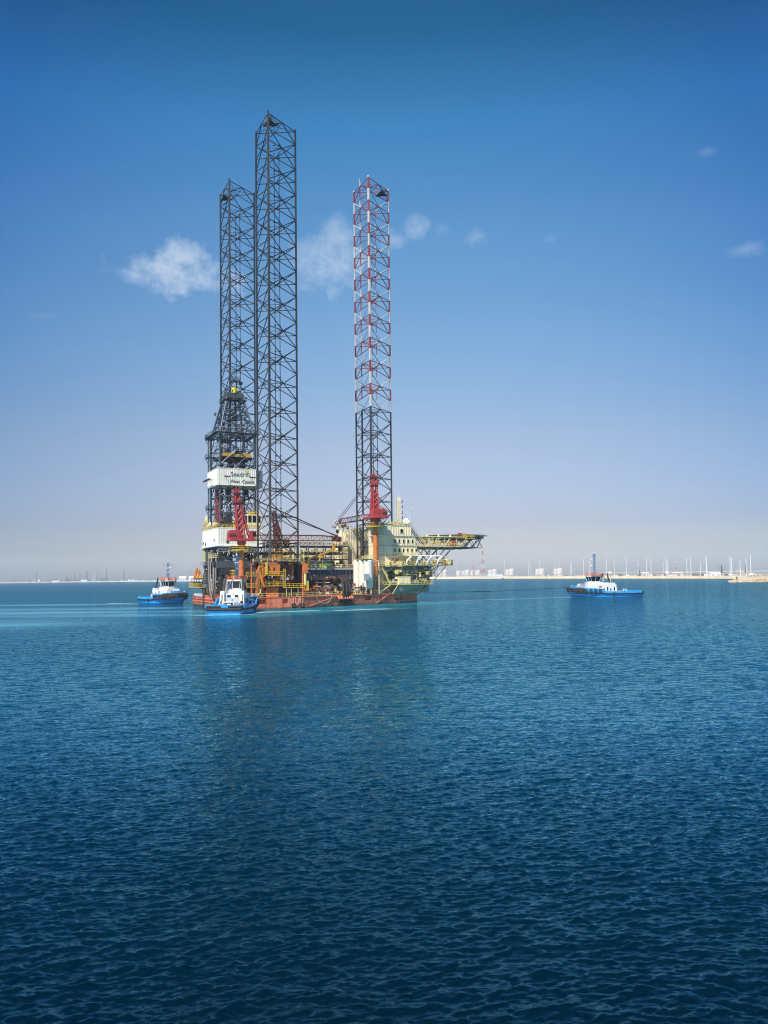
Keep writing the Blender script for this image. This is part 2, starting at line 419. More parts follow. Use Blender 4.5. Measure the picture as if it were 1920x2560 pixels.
jhS, CS = jackhouse(*LEGC[0]); jhP, _ = jackhouse(*LEGC[1]); jhB, _ = jackhouse(*LEGC[2])
# outboard walkways, ladders, panels and pipes on the starboard jack house
b = MB(); Y_, O_, W_, K_, D_ = range(5)
def walk(b, u0, u1, v0, v1, z, m=0):
    b.mat(m).box(u0, u1, v0, v1, z - .18, z); b.rail([(u0, v1, z), (u0, v0, z), (u1, v0, z), (u1, v1, z)], 1.1, .055, 1.2)
walk(b, -6.4, -.6, -33., -31.2, 10.2); walk(b, -6.4, -.8, -33.1, -31.2, 7.0)
walk(b, -11.6, -8.2, -32.6, -30.8, 10.1); walk(b, -11.6, -8.4, -32.6, -30.8, 6.7)
walk(b, .2, 6.2, -33.2, -31.0, 6.4)
for u in (.4, 2.0, 4.2): b.mat(2).tube((u, -33.0, 3.5), (u, -33.0, 6.3), .09, 6)
for u in (-.6, 0.1): b.mat(0).tube((u, -33.15, 6.2), (u, -33.15, 12.2), .06, 4)
for k in range(16): b.mat(0).tube((-.6, -33.15, 6.4 + k * .37), (.1, -33.15, 6.4 + k * .37), .045, 4)
for u in (-8.2, -7.6): b.mat(0).tube((u, -32.9, 3.5), (u, -32.9, 14.3), .06, 4)
b.mat(0).box(-6.3, -5.6, -33.2, -32.9, 10.4, 14.2)
b.mat(1).box(-5.4, -1.5, -32.6, -31.9, 10.35, 13.5); b.mat(3).box(-3.6, -3.2, -32.68, -32.6, 11.4, 12.6)
b.mat(1).box(-5.6, -1.9, -32.2, -31.3, 3.5, 6.3); b.mat(4).box(-5.7, -1.6, -32.3, -31.3, 6.3, 6.6)
b.mat(1).path([(-8.3, -32.4, 12.6), (-7.0, -33.0, 7.5), (-6.6, -33.0, 6.6)], .36, 8)
b.mat(1).tube((-8.3, -32.4, 12.6), (-6.6, -32.2, 12.9), .3, 8)
b.mat(4).tube((-8.6, -32, 3.5), (-8.2, -32, 12), .7, 10)
b.mat(1).tube((7.0, -31.5, 3.5), (7.0, -31.5, 14), .32, 8); b.mat(1).box(6.4, 7.8, -31.9, -30.9, 10.8, 13.6)
b.mat(2).tube((6.9, -32.1, 6.9), (6.9, -32.1, 10.6), .42, 12)
b.mat(2).path([(-10.6, -33.1, 4.2), (-8.7, -33.2, 4.2), (-7.9, -33.2, 5.0), (-7.9, -33.2, 6.0)], .16, 8)
b.mat(0).box(7.2, 8.0, -32.3, -31.6, 5.2, 8.4)
b.build('walkway', [YEL, ORG, PYEL, DKSTEEL, DORG], jhS)

# general clutter of machinery and pipework ----------------------------
def clutter(name, boxr, n, mats, seed, parent, sz=1.0, own=16):
    R = random.Random(seed); u0, u1, v0, v1, z0, z1 = boxr; b = MB(); M = len(mats)
    for i in range(n):
        u, v, z = R.uniform(u0, u1), R.uniform(v0, v1), R.uniform(z0, z1)
        k = R.random(); mi = int(M * R.random() ** 1.5); b.mat(mi)
        if k < .34:
            L = R.uniform(1.5, 5) * sz; ax = R.choice('uuvz'); r = R.uniform(.06, .2) * sz
            q = {'u': (min(u + L, u1), v, z), 'v': (u, min(v + L, v1), z), 'z': (u, v, min(z + L, z1))}[ax]
            b.tube((u, v, z), q, r, 6)
            if R.random() < .5: b.tube(q, (q[0], q[1], max(z0, q[2] - L * .6)), r, 6)
        elif k < .72:
            a, c, h = R.uniform(.4, 1.6) * sz, R.uniform(.4, 1.6) * sz, R.uniform(.4, 1.7) * sz
            big = a * h > .9 * sz * sz and own > 0
            t = MB() if big else b
            t.box(u - a / 2, u + a / 2, v - c / 2, v + c / 2, z, min(z + h, z1 + .6))
            if big:
                e = .05; zt = min(z + h, z1 + .6)
                t.box(u - a / 2 - e, u + a / 2 + e, v - c / 2 - e, v + c / 2 + e, zt, zt + .08); t.box(u - a * .3, u + a * .3, v - c / 2 - e, v - c / 2, z + (zt - z) * .3, z + (zt - z) * .8)
                t.build('equipment_box', mats[mi], parent); own -= 1
        elif k < .86:
            r, h = R.uniform(.25, .6) * sz, R.uniform(.5, 1.8) * sz
            big = r > .4 * sz and own > 0
            t = MB() if big else b
            t.cyl(u, v, z, z + h, r, 12); t.cyl(u, v, z + h, z + h + r * .4, r, 12, r * .3)
            if big: t.build('drum', mats[mi], parent); own -= 1
        else:
            b.tube((u, v, z), (u + R.uniform(-3, 3) * sz, v + R.uniform(-1, 1) * sz, min(z1, z + R.uniform(1, 4) * sz)), .08 * sz, 5)
    o = b.build(name, mats, parent); o['kind'] = 'stuff'
    return o

# substructure under the derrick ----------------------------------------
b = MB(); S_, K_, C_, Y_ = range(4)
for v in (-8.2, 9.5):
    b.mat(0).box(-15.2, 26, v - .9, v + .9, 12.9, 15.2)           # cantilever beams
    b.mat(1).box(-14, 22, v - 1.1, v + 1.1, 10.6, 12.8)
for u in (-13.6, -8, -2, 6, 14, 22):
    for v in (-8.2, 9.5):
        b.mat(1).box(u - .45, u + .45, v - .45, v + .45, 3.5, 12.9)
    b.mat(1).tube((u, -8.2, 4), (u, 9.5, 12), .25, 6); b.tube((u, 9.5, 4), (u, -8.2, 12), .25, 6)
for u in (-14, -8, -2):
    for v in (-7.4, 0, 7.4, 13):
        b.mat(1).box(u - .35, u + .35, v - .35, v + .35, 15.2, 20)
    b.mat(1).tube((u, -7.4, 15.4), (u, 0, 19.8), .2, 6); b.tube((u, 0, 15.4), (u, 7.4, 19.8), .2, 6)
b.mat(1).box(-14.6, 1.0, -7.8, 13.8, 19.4, 19.9)
b.mat(2).box(-15.4, 0.6, -8.6, 14.2, 19.95, 20.3)
b.mat(0).box(-14.5, -13.6, 8.2, 13.2, 14.2, 19.3)
sub = b.build('cantilever', [STEEL, DKSTEEL, WHT, YEL], rig)
b = MB()
for v0 in (12., 10.6): b.mat(0).box(-14.9, -14.4, v0 - .2, v0 + .2, 11.5, 20)
walk(b, -15.4, -13.4, -7, 2, 16.4, 1); walk(b, -15.4, -13.2, 6.6, 13.8, 14.2, 2)
walk(b, -15, 2, -10.2, -8.7, 18.2, 2)
b.build('gangway', [PYEL, PYEL, GREYP], sub)
b = MB()            # blow-out preventer stack, grey frame and riser bells
for k, (z, r, h) in enumerate(((4.2, 1.2, 2.), (6.2, .9, .5), (6.8, 1.5, 1.6), (8.5, .8, .8), (9.4, 1.6, 1.7), (11.2, .9, .6), (11.8, 1.2, 1.6), (13.6, .5, 2.6))):
    b.mat(k % 2).cyl(-11.6, -6.2, z, z + h, r, 14)
for s_ in (-1, 1):
    for z in (7.4, 10.2): b.mat(0).box(-11.9, -11.3, -6.2 + s_ * 1.2, -6.2 + s_ * 2.8, z - .4, z + .5)
b.mat(1).box(-12.4, -11.9, -9.2, -8.6, 3.6, 10.8); b.tube((-12.2, -8.9, 10.6), (-13.4, -8.2, 4.0), .3, 6); b.tube((-12.2, -8.9, 10.6), (-11.0, -9.8, 4.0), .3, 6)
b.mat(2).box(-10.4, -9.6, -9.6, -8.9, 9.2, 12.2)
for k in range(4): b.mat(2).box(-10.9, -9.2, -9.9, -8.7, 9.0 + k * .9, 9.25 + k * .9)
b.build('blowout_preventer', [DKSTEEL, GREYP, YEL], sub)
b = MB()            # black rubber bell at the stern, hanging hose loops
for k in range(6): b.mat(1).cyl(-14.6, 9.8, 7.4 + k * .85, 8.1 + k * .85, 1.4 - .16 * k, 14, 1.25 - .16 * k)
for i, (u, v) in enumerate(((-14.9, 4.4), (-14.9, 3.8), (-15.0, 3.2), (-15.0, 2.6), (-14.8, 1.9))):
    w = v - 6.6 - .3 * i; zb_ = 3.4 - .25 * i
    b.mat(0 if i in (1, 2, 4) else 2).path(bez([(u, v, 18.5), (u, v, 9), (u, v - .5, zb_ - 3.0), (u, w + .6, zb_ - 3.0), (u, w, 7), (u, w, 13)], 22), .20, 7)
for u, v in ((-14.8, 5.2), (-14.6, -.6), (-14.4, -1.4)): b.mat(2).tube((u, v, 4), (u, v, 19.5), .22, 7)
b.build('hose_loop', [HOSE, RUB, BROWNST], sub)
clutter('substructure_machinery', (-14.3, 1, -7.6, 12.5, 4, 19), 190, [DKSTEEL, STEEL, GREYP, BROWNST, PYEL, CREAM], 3, sub, 1.15)
clutter('stern_deck_machinery', (-13.6, -6, -9, 30, 3.5, 6.2), 70, [DKSTEEL, BROWNST, DORG, GREYP, PYEL], 5, sub, .9)
# stern sponson
b = MB()
b.mat(0).box(-15.7, -13.8, 13.5, 32.4, 6.25, 6.5); b.rail([(-13.8, 32.4, 6.5), (-15.7, 32.4, 6.5), (-15.7, 13.5, 6.5), (-13.8, 13.5, 6.5)], 1.25, .06, 1.6)
b.mat(1).box(-14.3, -13.9, 15.5, 29.5, 3.0, 5.8)
b.mat(2).box(-15.6, -13.6, 16, 28.5, 9.2, 9.5)
for v in (16.2, 20, 24, 28): b.mat(2).tube((-15.4, v, 6.5), (-15.4, v, 9.3), .12, 6)
for v, hh in ((17.2, 10.8), (19.6, 12.6), (21.4, 11.2), (23.8, 13.4), (26.2, 11.4)): b.mat(3 if hh > 11.3 else 0).box(-15.0, -14.2, v - .55, v + .55, 9.5, hh - .9); b.cyl(-14.6, v, hh - .9, hh, .34, 10); b.tube((-14.6, v - .8, hh - .6), (-14.6, v + .8, hh - .6), .12, 6); b.box(-15.1, -14.1, v - .7, v + .7, 9.5, 10.2); b.mat(2).box(-15.2, -14, v - .8, v + .8, 6.5, 8.2)
b.mat(4).box(-14.5, -13.8, 13.6, 15.2, .2, 5.8)
for v in np.arange(-30, 31, 6): b.mat(5).tube((-14.15, v, .5), (-14.15, v, 3.2), .15, 6)
for z in (1.2, 2.2): b.mat(5).tube((-14.2, -20, z), (-14.2, 32.5, z), .14, 6)
b.build('stern_sponson', [YEL, LGREY, DKSTEEL, ORG, BROWNST, HULL], rig)

# drill floor wind wall ---------------------------------------------------
def windwall(name, poly, z0, z1, cap=True):
    b = MB(); n = len(poly)
    for i in range(n):
        p, q = poly[i], poly[(i + 1) % n]
        b.corr(p, q, z0, z1, .05, .6)
    ins = [Vector((*p, 0)) for p in poly]
    cen = sum(ins, Vector((0, 0, 0))) / n
    b.add([tuple((cen + (p - cen) * .985)[:2]) + (z0 + .03,) for p in ins], [tuple(range(n))])
    for z in (z0, z1):
        for i in range(n):
            a, c = ins[i], ins[(i + 1) % n]; b.tube(a + Vector((0, 0, z)), c + Vector((0, 0, z)), .11, 5)
    return b
W2 = [(-14.7, -8.2), (.4, -8.2), (.4, 14), (-14.7, 14)]
dfl = windwall('drill_floor_wall', W2, 20.3, 26.1).build('drill_floor_wall', WINDW, rig)
b = MB()
for v, z, w, h in ((-8.29, 21.2, .8, .9),): b.box(-11.9, -11.1, -8.42, -8.27, 21.2, 22.2); b.build('vent_hatch', DKSTEEL, dfl)
for v, z in ((-3.6, 21.6), (8.8, 20.8), (12.4, 21.2)): b = MB(); b.box(-14.9, -14.76, v - .35, v + .35, z, z + 1.); b.build('vent_hatch', DKSTEEL, dfl)
b = MB()
b.rail([(x, y, 26.1) for x, y in W2], 1.2, .06, 1.5, True)
b.box(-14.6, .3, -8.1, 13.9, 25.6, 25.8)
b.build('drill_floor_railing', YEL, dfl)
b = MB()            # doghouse and gear on the drill floor
b.mat(0).box(-4.6, .2, -8.0, -4.4, 25.8, 28.0); b.mat(0).box(-4.6, .2, -8.0, -4.4, 30.4, 30.8)
for u in (-4.5, -3.0, -1.4, .1): b.mat(0).box(u - .12, u + .12, -8.02, -7.8, 28.0, 30.4)
b.mat(1).box(-4.45, .05, -7.85, -4.5, 28.0, 30.4)
b.mat(2).rail([(-4.6, -8, 30.8), (.2, -8, 30.8), (.2, -4.4, 30.8)], 1.1, .06, 1.2)
b.mat(2).box(-3.8, -2, -7.6, -6, 30.8, 31.7)
b.build('doghouse', [CREAM, GLASS, YEL], dfl)
b = MB()
b.mat(0).box(-14.4, -12.8, 9, 11.4, 28.6, 31.2); b.mat(1).box(-14.6, -11.5, 8.4, 13.8, 28.2, 28.5); b.rail([(-14.6, 8.4, 28.5), (-14.6, 13.8, 28.5)], 1.1, .06, 1.2)
for v in (8.6, 13.6): b.mat(0).box(-14.5, -14.1, v - .2, v + .2, 26, 28.2)
for v in (3.5, 5., 6.5): b.mat(0).path(bez([(-14, v, 26), (-14.4, v, 30), (-14.2, v + 1.4, 29), (-14, v + 1.4, 26.5)], 10), .16, 6)
b.mat(2).box(-12.3, -9.7, -7.6, -5.8, 27.0, 30.0)
b.mat(3).box(-12.8, -11.6, 2.2, 3.2, 26, 40); b.mat(3).tube((-12.2, 4, 26), (-12.2, 4.6, 37.5), .3, 6)
b.mat(1).box(-9.4, -5.4, -7.7, -6.3, 25.9, 27.3); b.box(-8.4, -6.2, -6.2, -4.9, 27.3, 28.6)
b.build('drawworks', [CREAM, YEL, DKSTEEL, REDC], dfl)
clutter('drill_floor_machinery', (-13.5, -1, -6.8, 12, 25.9, 28.6), 90, [CREAM, YEL, DKSTEEL, STEEL, GREYP, DORG], 11, dfl, .9)

# derrick -------------------------------------------------------------------
def derrick():
    b = MB()
    zs = [26, 31.4, 36.8, 42.2, 47.5, 52.8, 58.0, 61.4, 64.8, 68.0, 71.0]
    def half(z):
        if z <= 58: return (-13.4, -1.65, -6.2, 6.2)
        t = (z - 58) / 13.
        return tuple(a + (c - a) * t for a, c in zip((-13.4, -1.65, -6.2, 6.2), (-10.2, -4.4, -3., 3.)))
    def cor(z): u0, u1, v0, v1 = half(z); return [Vector((u0, v0, z)), Vector((u1, v0, z)), Vector((u1, v1, z)), Vector((u0, v1, z))]
    for k in range(len(zs) - 1):
        a, c = cor(zs[k]), cor(zs[k + 1])
        for i in range(4):
            j = (i + 1) % 4
            b.mat(0).tube(a[i], c[i], .30, 8)
            b.tube(c[i], c[j], .17, 6)
            ma, mc = (a[i] + a[j]) / 2, (c[i] + c[j]) / 2
            b.tube(a[i], mc, .13, 5); b.tube(a[j], mc, .13, 5)
            q1, q2 = (a[i] + mc) / 2, (a[j] + mc) / 2
            b.tube(q1, (a[i] + c[i]) / 2, .08, 4); b.tube(q2, (a[j] + c[j]) / 2, .08, 4); b.tube(ma, q1, .08, 4); b.tube(ma, q2, .08, 4)
            b.tube(q1, q2, .08, 4)
        # doubled inner uprights
        for s_, t_ in ((.28, .2), (.5, .2), (.72, .2), (.28, .8), (.72, .8)):
            p = a[0].lerp(a[1], s_).lerp(a[3].lerp(a[2], s_), t_); q = c[0].lerp(c[1], s_).lerp(c[3].lerp(c[2], s_), t_)
            b.mat(1).tube(p, q, .16, 6)
        for s_ in (.3, .7):
            b.tube(a[0].lerp(a[1], s_), a[3].lerp(a[2], s_), .1, 4); b.tube(a[0].lerp(a[3], s_), a[1].lerp(a[2], s_), .1, 4)
    # paired stern uprights carrying the ladder tower
    for v in (4.2, 6.9):
        b.mat(0).tube((-14.2, v, 26), (-14.2, v, 58), .22, 6)
    for k in range(14): b.mat(0).tube((-14.2, 4.2, 27 + k * 2.25), (-14.2, 6.9, 29.2 + k * 2.25), .09, 4)
    return b.build('derrick', [STEEL, DKSTEEL], rig)
der = derrick()
b = MB()
def ringwalk(b, u0, u1, v0, v1, z, w, m0=0, m1=1):
    for x0, x1, y0, y1 in ((u0 - w, u1 + w, v0 - w, v0), (u0 - w, u1 + w, v1, v1 + w), (u0 - w, u0, v0, v1), (u1, u1 + w, v0, v1)): b.mat(m0).box(x0, x1, y0, y1, z - .2, z)
    b.mat(m1).rail([(u0 - w, v0 - w, z), (u1 + w, v0 - w, z), (u1 + w, v1 + w, z), (u0 - w, v1 + w, z)], 1.15, .06, 1.5, True)
ringwalk(b, -13.8, -1.3, -6.6, 6.6, 58.2, 1.3)
b.build('derrick_walkway', [DKSTEEL, STEEL], der); b = MB()
ringwalk(b, -10.4, -4.2, -3.2, 3.2, 70.2, .7)
b.build('derrick_walkway', [DKSTEEL, STEEL], der)
for z, v0, v1 in ((51.6, 6, 10.4), (33.6, 5.6, 9.6), (58.2, 6.6, 10.4)):
    b = MB(); b.mat(0).box(-14.6, -11.5, v0, v1, z - .25, z); b.mat(1).rail([(-14.6, v0, z), (-14.6, v1, z), (-11.5, v1, z)], 1.15, .06, 1.2)
    b.mat(0).tube((-14.2, 6.2, z - 3), (-14.4, v1 - .4, z - .2), .13, 5)
    b.build('ladder_platform', [DKSTEEL, STEEL], der)
b = MB()
b.mat(1).box(-12.5, -9.0, -6.0, -5.0, 50.4, 51.4); b.box(-8.6, -6.9, -5.9, -4.8, 50.3, 51.3); b.box(-6.0, -2.8, -6.0, -4.9, 50.3, 51.5); b.mat(0).box(-13, -2, -5., 5., 49.8, 50.3)
b.build('racking_board', [DKSTEEL, mat('board_orange', (.62, .30, .03), .5)], der)
b = MB()            # crown block and gin pole frame at the top
b.mat(0).box(-10.3, -4.3, -3.1, -2.8, 71.0, 72.6); b.box(-10.3, -4.3, 2.8, 3.1, 71.0, 72.6); b.box(-10.3, -10.0, -2.8, 2.8, 71.0, 72.6); b.box(-4.6, -4.3, -2.8, 2.8, 71.0, 72.6)
b.mat(1).box(-9.5, -5.2, -2, 2, 70.9, 71.3)
b.mat(2).cyl(-7.4, -2.6, 72.6, 74.4, .75, 12); b.tube((-8.4, -2.6, 73.6), (-6.4, -2.6, 73.6), .6, 10)
for u in (-9.9, -4.7):
    for v in (-2.6, 2.6): b.mat(0).tube((u, v, 72.4), (-6.6 + (u + 7.3) * .25, v * .35, 77.6), .16, 6)
b.mat(0).box(-8.0, -4.9, -1.2, 1.2, 77.2, 77.7); b.rail([(-8, -1.2, 77.7), (-4.9, -1.2, 77.7), (-4.9, 1.2, 77.7), (-8, 1.2, 77.7)], 1.1, .06, 1., True)
b.tube((-9.9, -2.6, 72.4), (-6.0, 0, 79.3), .12, 5); b.mat(1).tube((-6.6, 0, 77.7), (-6.6, 0, 80.5), .1, 5)
b.mat(0).box(-5.3, -4.0, -.8, .8, 76.4, 77.2)
b.build('crown_block', [STEEL, DKSTEEL, mat('crown_yellow', (.75, .55, .03), .45)], der)
clutter('top_drive', (-12.6, -2.5, -5, 5, 30, 66), 120, [DKSTEEL, STEEL, STEEL, GREYP], 17, der, 1.0)
# the upper wind wall with the name
W1 = [(-14.5, -7.1), (-1.3, -7.1), (2.0, -3.6), (2.0, 3.6), (-1.3, 7.1), (-14.5, 7.1)]
wb = windwall('name_wall', W1, 40.5, 46.05)
ww = wb.build('wind_wall', WINDW, rig)
FM = Matrix(((1, 0, 0, 0), (0, 0, -1, 0), (0, 1, 0, 0), (0, 0, 0, 1)))       # text upright on a face looking to -v
t = text_mesh('Seadr', 2.2, Matrix.Translation((-10.1, -7.21, 43.5)) @ FM, 'lettering', TEXTG, ww, .02)
x1 = max(v.co.x for v in t.data.vertices)
t2 = text_mesh('\u0131ll', 2.2, Matrix.Translation((x1 + .12, -7.21, 43.5)) @ FM, 'lettering', TEXTG, ww, .02)
t3 = text_mesh('West  Castor', 1.5, Matrix.Translation((-10.4, -7.21, 41.3)) @ FM, 'lettering', TEXTK, ww, .02)
x2 = min(v.co.x for v in t2.data.vertices) + .1
b = MB()
for k in range(3):
    a = pi / 2 + k * pi / 3
    for s_ in (0, pi):
        d = (cos(a + s_), sin(a + s_)); n = (-d[1] * .14, d[0] * .14)
        c = (x2 + .1, 45.2)
        b.add([(c[0] - n[0], -7.25, c[1] - n[1]), (c[0] + n[0], -7.25, c[1] + n[1]), (c[0] + d[0] * .78 + n[0] * .8, -7.25, c[1] + d[1] * .78 + n[1] * .8), (c[0] + d[0] * .78 - n[0] * .8, -7.25, c[1] + d[1] * .78 - n[1] * .8)], [(0, 1, 2, 3)])
b.build('star_emblem', STAR, ww)
def flood(name, p, out, L):
    b = MB(); p, out = Vector(p), Vector(out)
    q = p + out * L; s_ = Vector((-out.y, out.x, 0))
    b.tube(p, q, .06, 5); b.tube(p - Vector((0, 0, .9)), q, .05, 5)
    b.tube(q - s_ * .7, q + s_ * .7, .05, 5)
    for k in (-.7, 0, .7): b.tube(q + s_ * k + Vector((0, 0, .1)), q + s_ * k + out * .35 - Vector((0, 0, .15)), .22, 8, .3)
    b.box(q.x - .35, q.x + .35, q.y - .35, q.y + .35, q.z - .12, q.z - .05)
    return b.build(name, DKSTEEL, ww)
for u in (-11.7, -3.0): flood('floodlight', (u, -7.15, 43.2), (0, -1, 0), 1.5)
for v in (5.4, 2.6, .4, -1.6): flood('floodlight', (-14.55, v, 42.9), (-1, 0, 0), 1.3)

# cranes -----------------------------------------------------------------
def crane(px, py, z0, zp, head, ped_mat, boom_mats, L, name_label, mast_lean=-1.5, mh=15.2, hw=1.):
    M = Matrix.Translation((px, py, 0)) @ Matrix.Rotation(head, 4, 'Z')
    zb = zp
    M2 = M @ Matrix.Diagonal((1, hw, 1, 1)); b = MB(); b.M = M2                                           # the slewing house
    b.cyl(0, 0, zb - 1.0, zb, 1.35, 16)
    b.prism([(-4.0, -1.9), (3.8, -1.9), (4.2, -1.2), (4.2, 1.9), (-4.0, 1.9), (-4.4, 1.2), (-4.4, -1.2)], zb, zb + .75)
    b.box(-4.0, -.8, -1.75, 1.75, zb + .75, zb + 2.5); b.mat(1).box(-4.06, -2.2, -1.81, -.5, zb + 1.2, zb + 2.1); b.mat(0)
    b.box(-3.7, -1.1, -1.4, 1.4, zb + 2.5, zb + 3.3)
    for k in range(4): b.tube((-4.2, -1.4 + k * .9, zb + .7), (-4.2, -1.4 + k * .9, zb + 3.2), .07, 4)
    b.rail([(-4.2, -1.8, zb + .75), (-.5, -1.8, zb + .75)], 1.1, .05, 1.)
    cr = b.build('crane', [REDC, DKSTEEL], rig); cr['label'] = name_label
    p = MB(); p.M = M
    p.cyl(0, 0, z0, zb - 2.6, .88, 18); p.mat(1).cyl(0, 0, zb - 2.6, zb - .9, .95, 18, 1.2)
    p.build('crane_pedestal', [ped_mat, DORG], cr)
    d = MB(); d.M = M
    oc = [(3.3 * cos(pi / 8 + k * pi / 4), 3.3 * sin(pi / 8 + k * pi / 4)) for k in range(8)]
    d.prism(oc, zb - 3.0, zb - 2.7); d.rail([(*q, zb - 2.7) for q in oc], 1.15, .06, 1.3, True)
    for k in range(4): d.tube((2.9 * cos(k * pi / 2), 2.9 * sin(k * pi / 2), zb - 3.), (.9 * cos(k * pi / 2), .9 * sin(k * pi / 2), zb - 5), .12, 5)
    d.build('crane_platform', YEL, cr)
    c = MB(); c.M = M2
    c.prism([(2.3, -1.9), (3.9, -1.9), (3.9, -.3), (2.3, -.3)], zb + .75, zb + 3.1, [(2.1, -1.9), (4.3, -1.9), (4.3, -.2), (2.1, -.2)])
    c.mat(1).box(3.0, 4.0, -2.0, -1.93, zb + 1.5, zb + 2.7); c.box(4.16, 4.26, -1.6, -.5, zb + 1.5, zb + 2.7)
    c.build('crane_cab', [REDC, GLASS], cr)
    m = MB(); m.M = M
    tx = mast_lean; zt = zb + mh
    base = [(-1.2, -1.1), (.9, -1.1), (.9, 1.1), (-1.2, 1.1)]; topq = [(tx - .6, -.7), (tx + .6, -.7), (tx + .6, .7), (tx - .6, .7)]
    Z = lambda i, t: Vector((base[i][0] + (topq[i][0] - base[i][0]) * t, base[i][1] + (topq[i][1] - base[i][1]) * t, zb + .75 + (zt - zb - .75) * t))
    for i in range(4):
        m.tube(Z(i, 0), Z(i, 1), .24, 6)
        for k in range(8):
            m.tube(Z(i, k / 8), Z((i + 1) % 4, (k + 1) / 8), .10, 4); m.tube(Z(i, (k + 1) / 8), Z((i + 1) % 4, (k + 1) / 8), .10, 4)
    m.prism([tuple((Z(i, .02) * .86 + Z((i + 2) % 4, .02) * .14)[:2]) for i in range(4)], zb + .75, zb + 9.6, [tuple((Z(i, .62) * .86 + Z((i + 2) % 4, .62) * .14)[:2]) for i in range(4)])
    m.tube((2.6, -.9, zb + .8), Z(1, .8), .2, 6); m.tube((2.6, .9, zb + .8), Z(2, .8), .2, 6)
    for k in range(7): m.tube((2.6 + (Z(1, .8).x - 2.6) * (k + .5) / 7, -.9, zb + .8 + (Z(1, .8).z - zb - .8) * (k + .5) / 7), Z(1, .1 + .1 * k), .07, 4)
    for t in (.78, .98):
        q = Z(0, t); x0 = q.x - .6
        m.box(x0, x0 + 2.8 - t, -1.4, 1.4, q.z - .15, q.z); m.rail([(x0, -1.4, q.z), (x0 + 2.8 - t, -1.4, q.z), (x0 + 2.8 - t, 1.4, q.z), (x0, 1.4, q.z)], 1.0, .06, .9, True)
    m.mat(1)
    m.tube((tx + .2, -.4, zt + .1), (tx + .2, .4, zt + .1), .6, 10)
    m.mat(0).tube((tx - .3, 0, zt), (tx - .3, 0, zt + 2), .06, 4)
    m.build('crane_mast', [REDC, DKSTEEL], cr)
    g = MB(); g.M = M
    bz = zb + .3; x0 = 3.2; n = 16
    for s_, w in ((-1, .95), (1, .95)):
        g.mat(0)
        for h in (0, 1.7): g.tube((x0, s_ * w, bz + h * .6), (x0 + L * .12, s_ * w, bz + h), .14, 6); g.tube((x0 + L * .12, s_ * w, bz + h), (x0 + L * .8, s_ * w, bz + h), .14, 6); g.tube((x0 + L * .8, s_ * w, bz + h), (x0 + L, s_ * w * .6, bz + h * .6 + .2), .14, 6)
    for k in range(n):
        a, c = x0 + L * k / n, x0 + L * (k + 1) / n
        g.mat((k // 2) % 2 if len(boom_mats) > 1 else 0)
        for s_ in (-.95, .95):
            g.tube((a, s_, bz), (c, s_, bz + 1.65), .08, 5); g.tube((c, s_, bz), (c, s_, bz + 1.65), .07, 4)
        g.tube((a, -.95, bz + 1.65), (c, .95, bz + 1.65), .07, 4); g.tube((a, -.95, bz), (c, .95, bz), .07, 4)
    g.mat(0).box(x0 + L - 2.4, x0 + L + .6, -.7, .7, bz - .1, bz + 1.3)
    g.mat(2 if len(boom_mats) > 2 else 0).box(x0 + L - 1.6, x0 + L + 2.2, -1.5, 1.5, bz - 1.4, bz - 1.25); g.rail([(x0 + L - 1.6, -1.5, bz - 1.25), (x0 + L + 2.2, -1.5, bz - 1.25), (x0 + L + 2.2, 1.5, bz - 1.25)], 1., .05, 1.)
    g.build('crane_boom', boom_mats, cr)
    w = MB(); w.M = M
    for s_ in (-.55, -.35, .35, .55): w.tube((tx + .2, s_, zt), (x0 + L, s_, bz + 1.2), .07, 4)
    w.build('pendant_rope', DKSTEEL, cr)
    h = MB(); h.M = M
    h.tube((x0 + L + .2, 0, bz), (x0 + L + .2, 0, bz - 1.6), .05, 4); h.box(x0 + L - .3, x0 + L + .7, -.3, .3, bz - 3.4, bz - 1.6); h.tube((x0 + L + .2, 0, bz - 3.4), (x0 + L + .2, 0, bz - 5.0), .16, 6, .05)
    h.build('hook_block', [BROWNST], cr)
    return cr
DRED = mat('boom_dark_red', (.16, .03, .022), .5, 0, .3, .9, .2)
crane(-11.9, -26.6, 3.5, 20.9, 0., ORG, [DRED], 29.5, 'red pedestal crane beside the drill floor, its boom stowed forward')
crane(39.9, -14.0, 3.5, 29.9, pi / 2, ORG, [DRED, WHT], 32, 'red pedestal crane above the living quarters, with a red and white boom', 0.9, 15.2, 1.5)
_r = REDC; REDC = DRED
crane(17.2, 26.0, 3.5, 20.9, radians(-8), DORG, [DRED], 30, 'red pedestal crane on the far side of the hull', -1.5, 13.6)
REDC = _r

# mid deck, pipe deck and machinery ----------------------------------------
b = MB(); G_, K_, S_, Y_, C_, B_, N_ = range(7)
b.mat(0).box(10.2, 34, -12, 20, 12.2, 12.6)
b.mat(2).box(12.5, 36, -11.4, -11.0, 8.6, 12.2); b.mat(1).box(11.5, 33, -11.2, 18, 3.5, 8.6)
for u in np.arange(12.6, 34, 1.35): b.mat(1).box(u, u + .3, -11.55, -11.4, 8.6, 12.1)
for z in (4.6, 5.6, 6.6, 7.6): b.mat(2).box(12, 24, -11.4, -11.3, z, z + .14)
b.mat(4).box(12.5, 34, -12.2, -12.0, 12.0, 12.7)
b.mat(3).rail([(10.2, -12, 12.6), (34, -12, 12.6)], 1.15, .06, 1.5)
b.mat(4).tube((13.6, -12.3, 12.1), (18.6, -14.6, 8.9), .12, 6); b.mat(4).tube((22.5, -12.3, 12.1), (24.5, -12.3, 10.4), .12, 6)
deck = b.build('pipe_deck', [DECKG, DKSTEEL, STEEL, PYEL, GREYP, BROWNST, GREEN], rig)
b = MB()
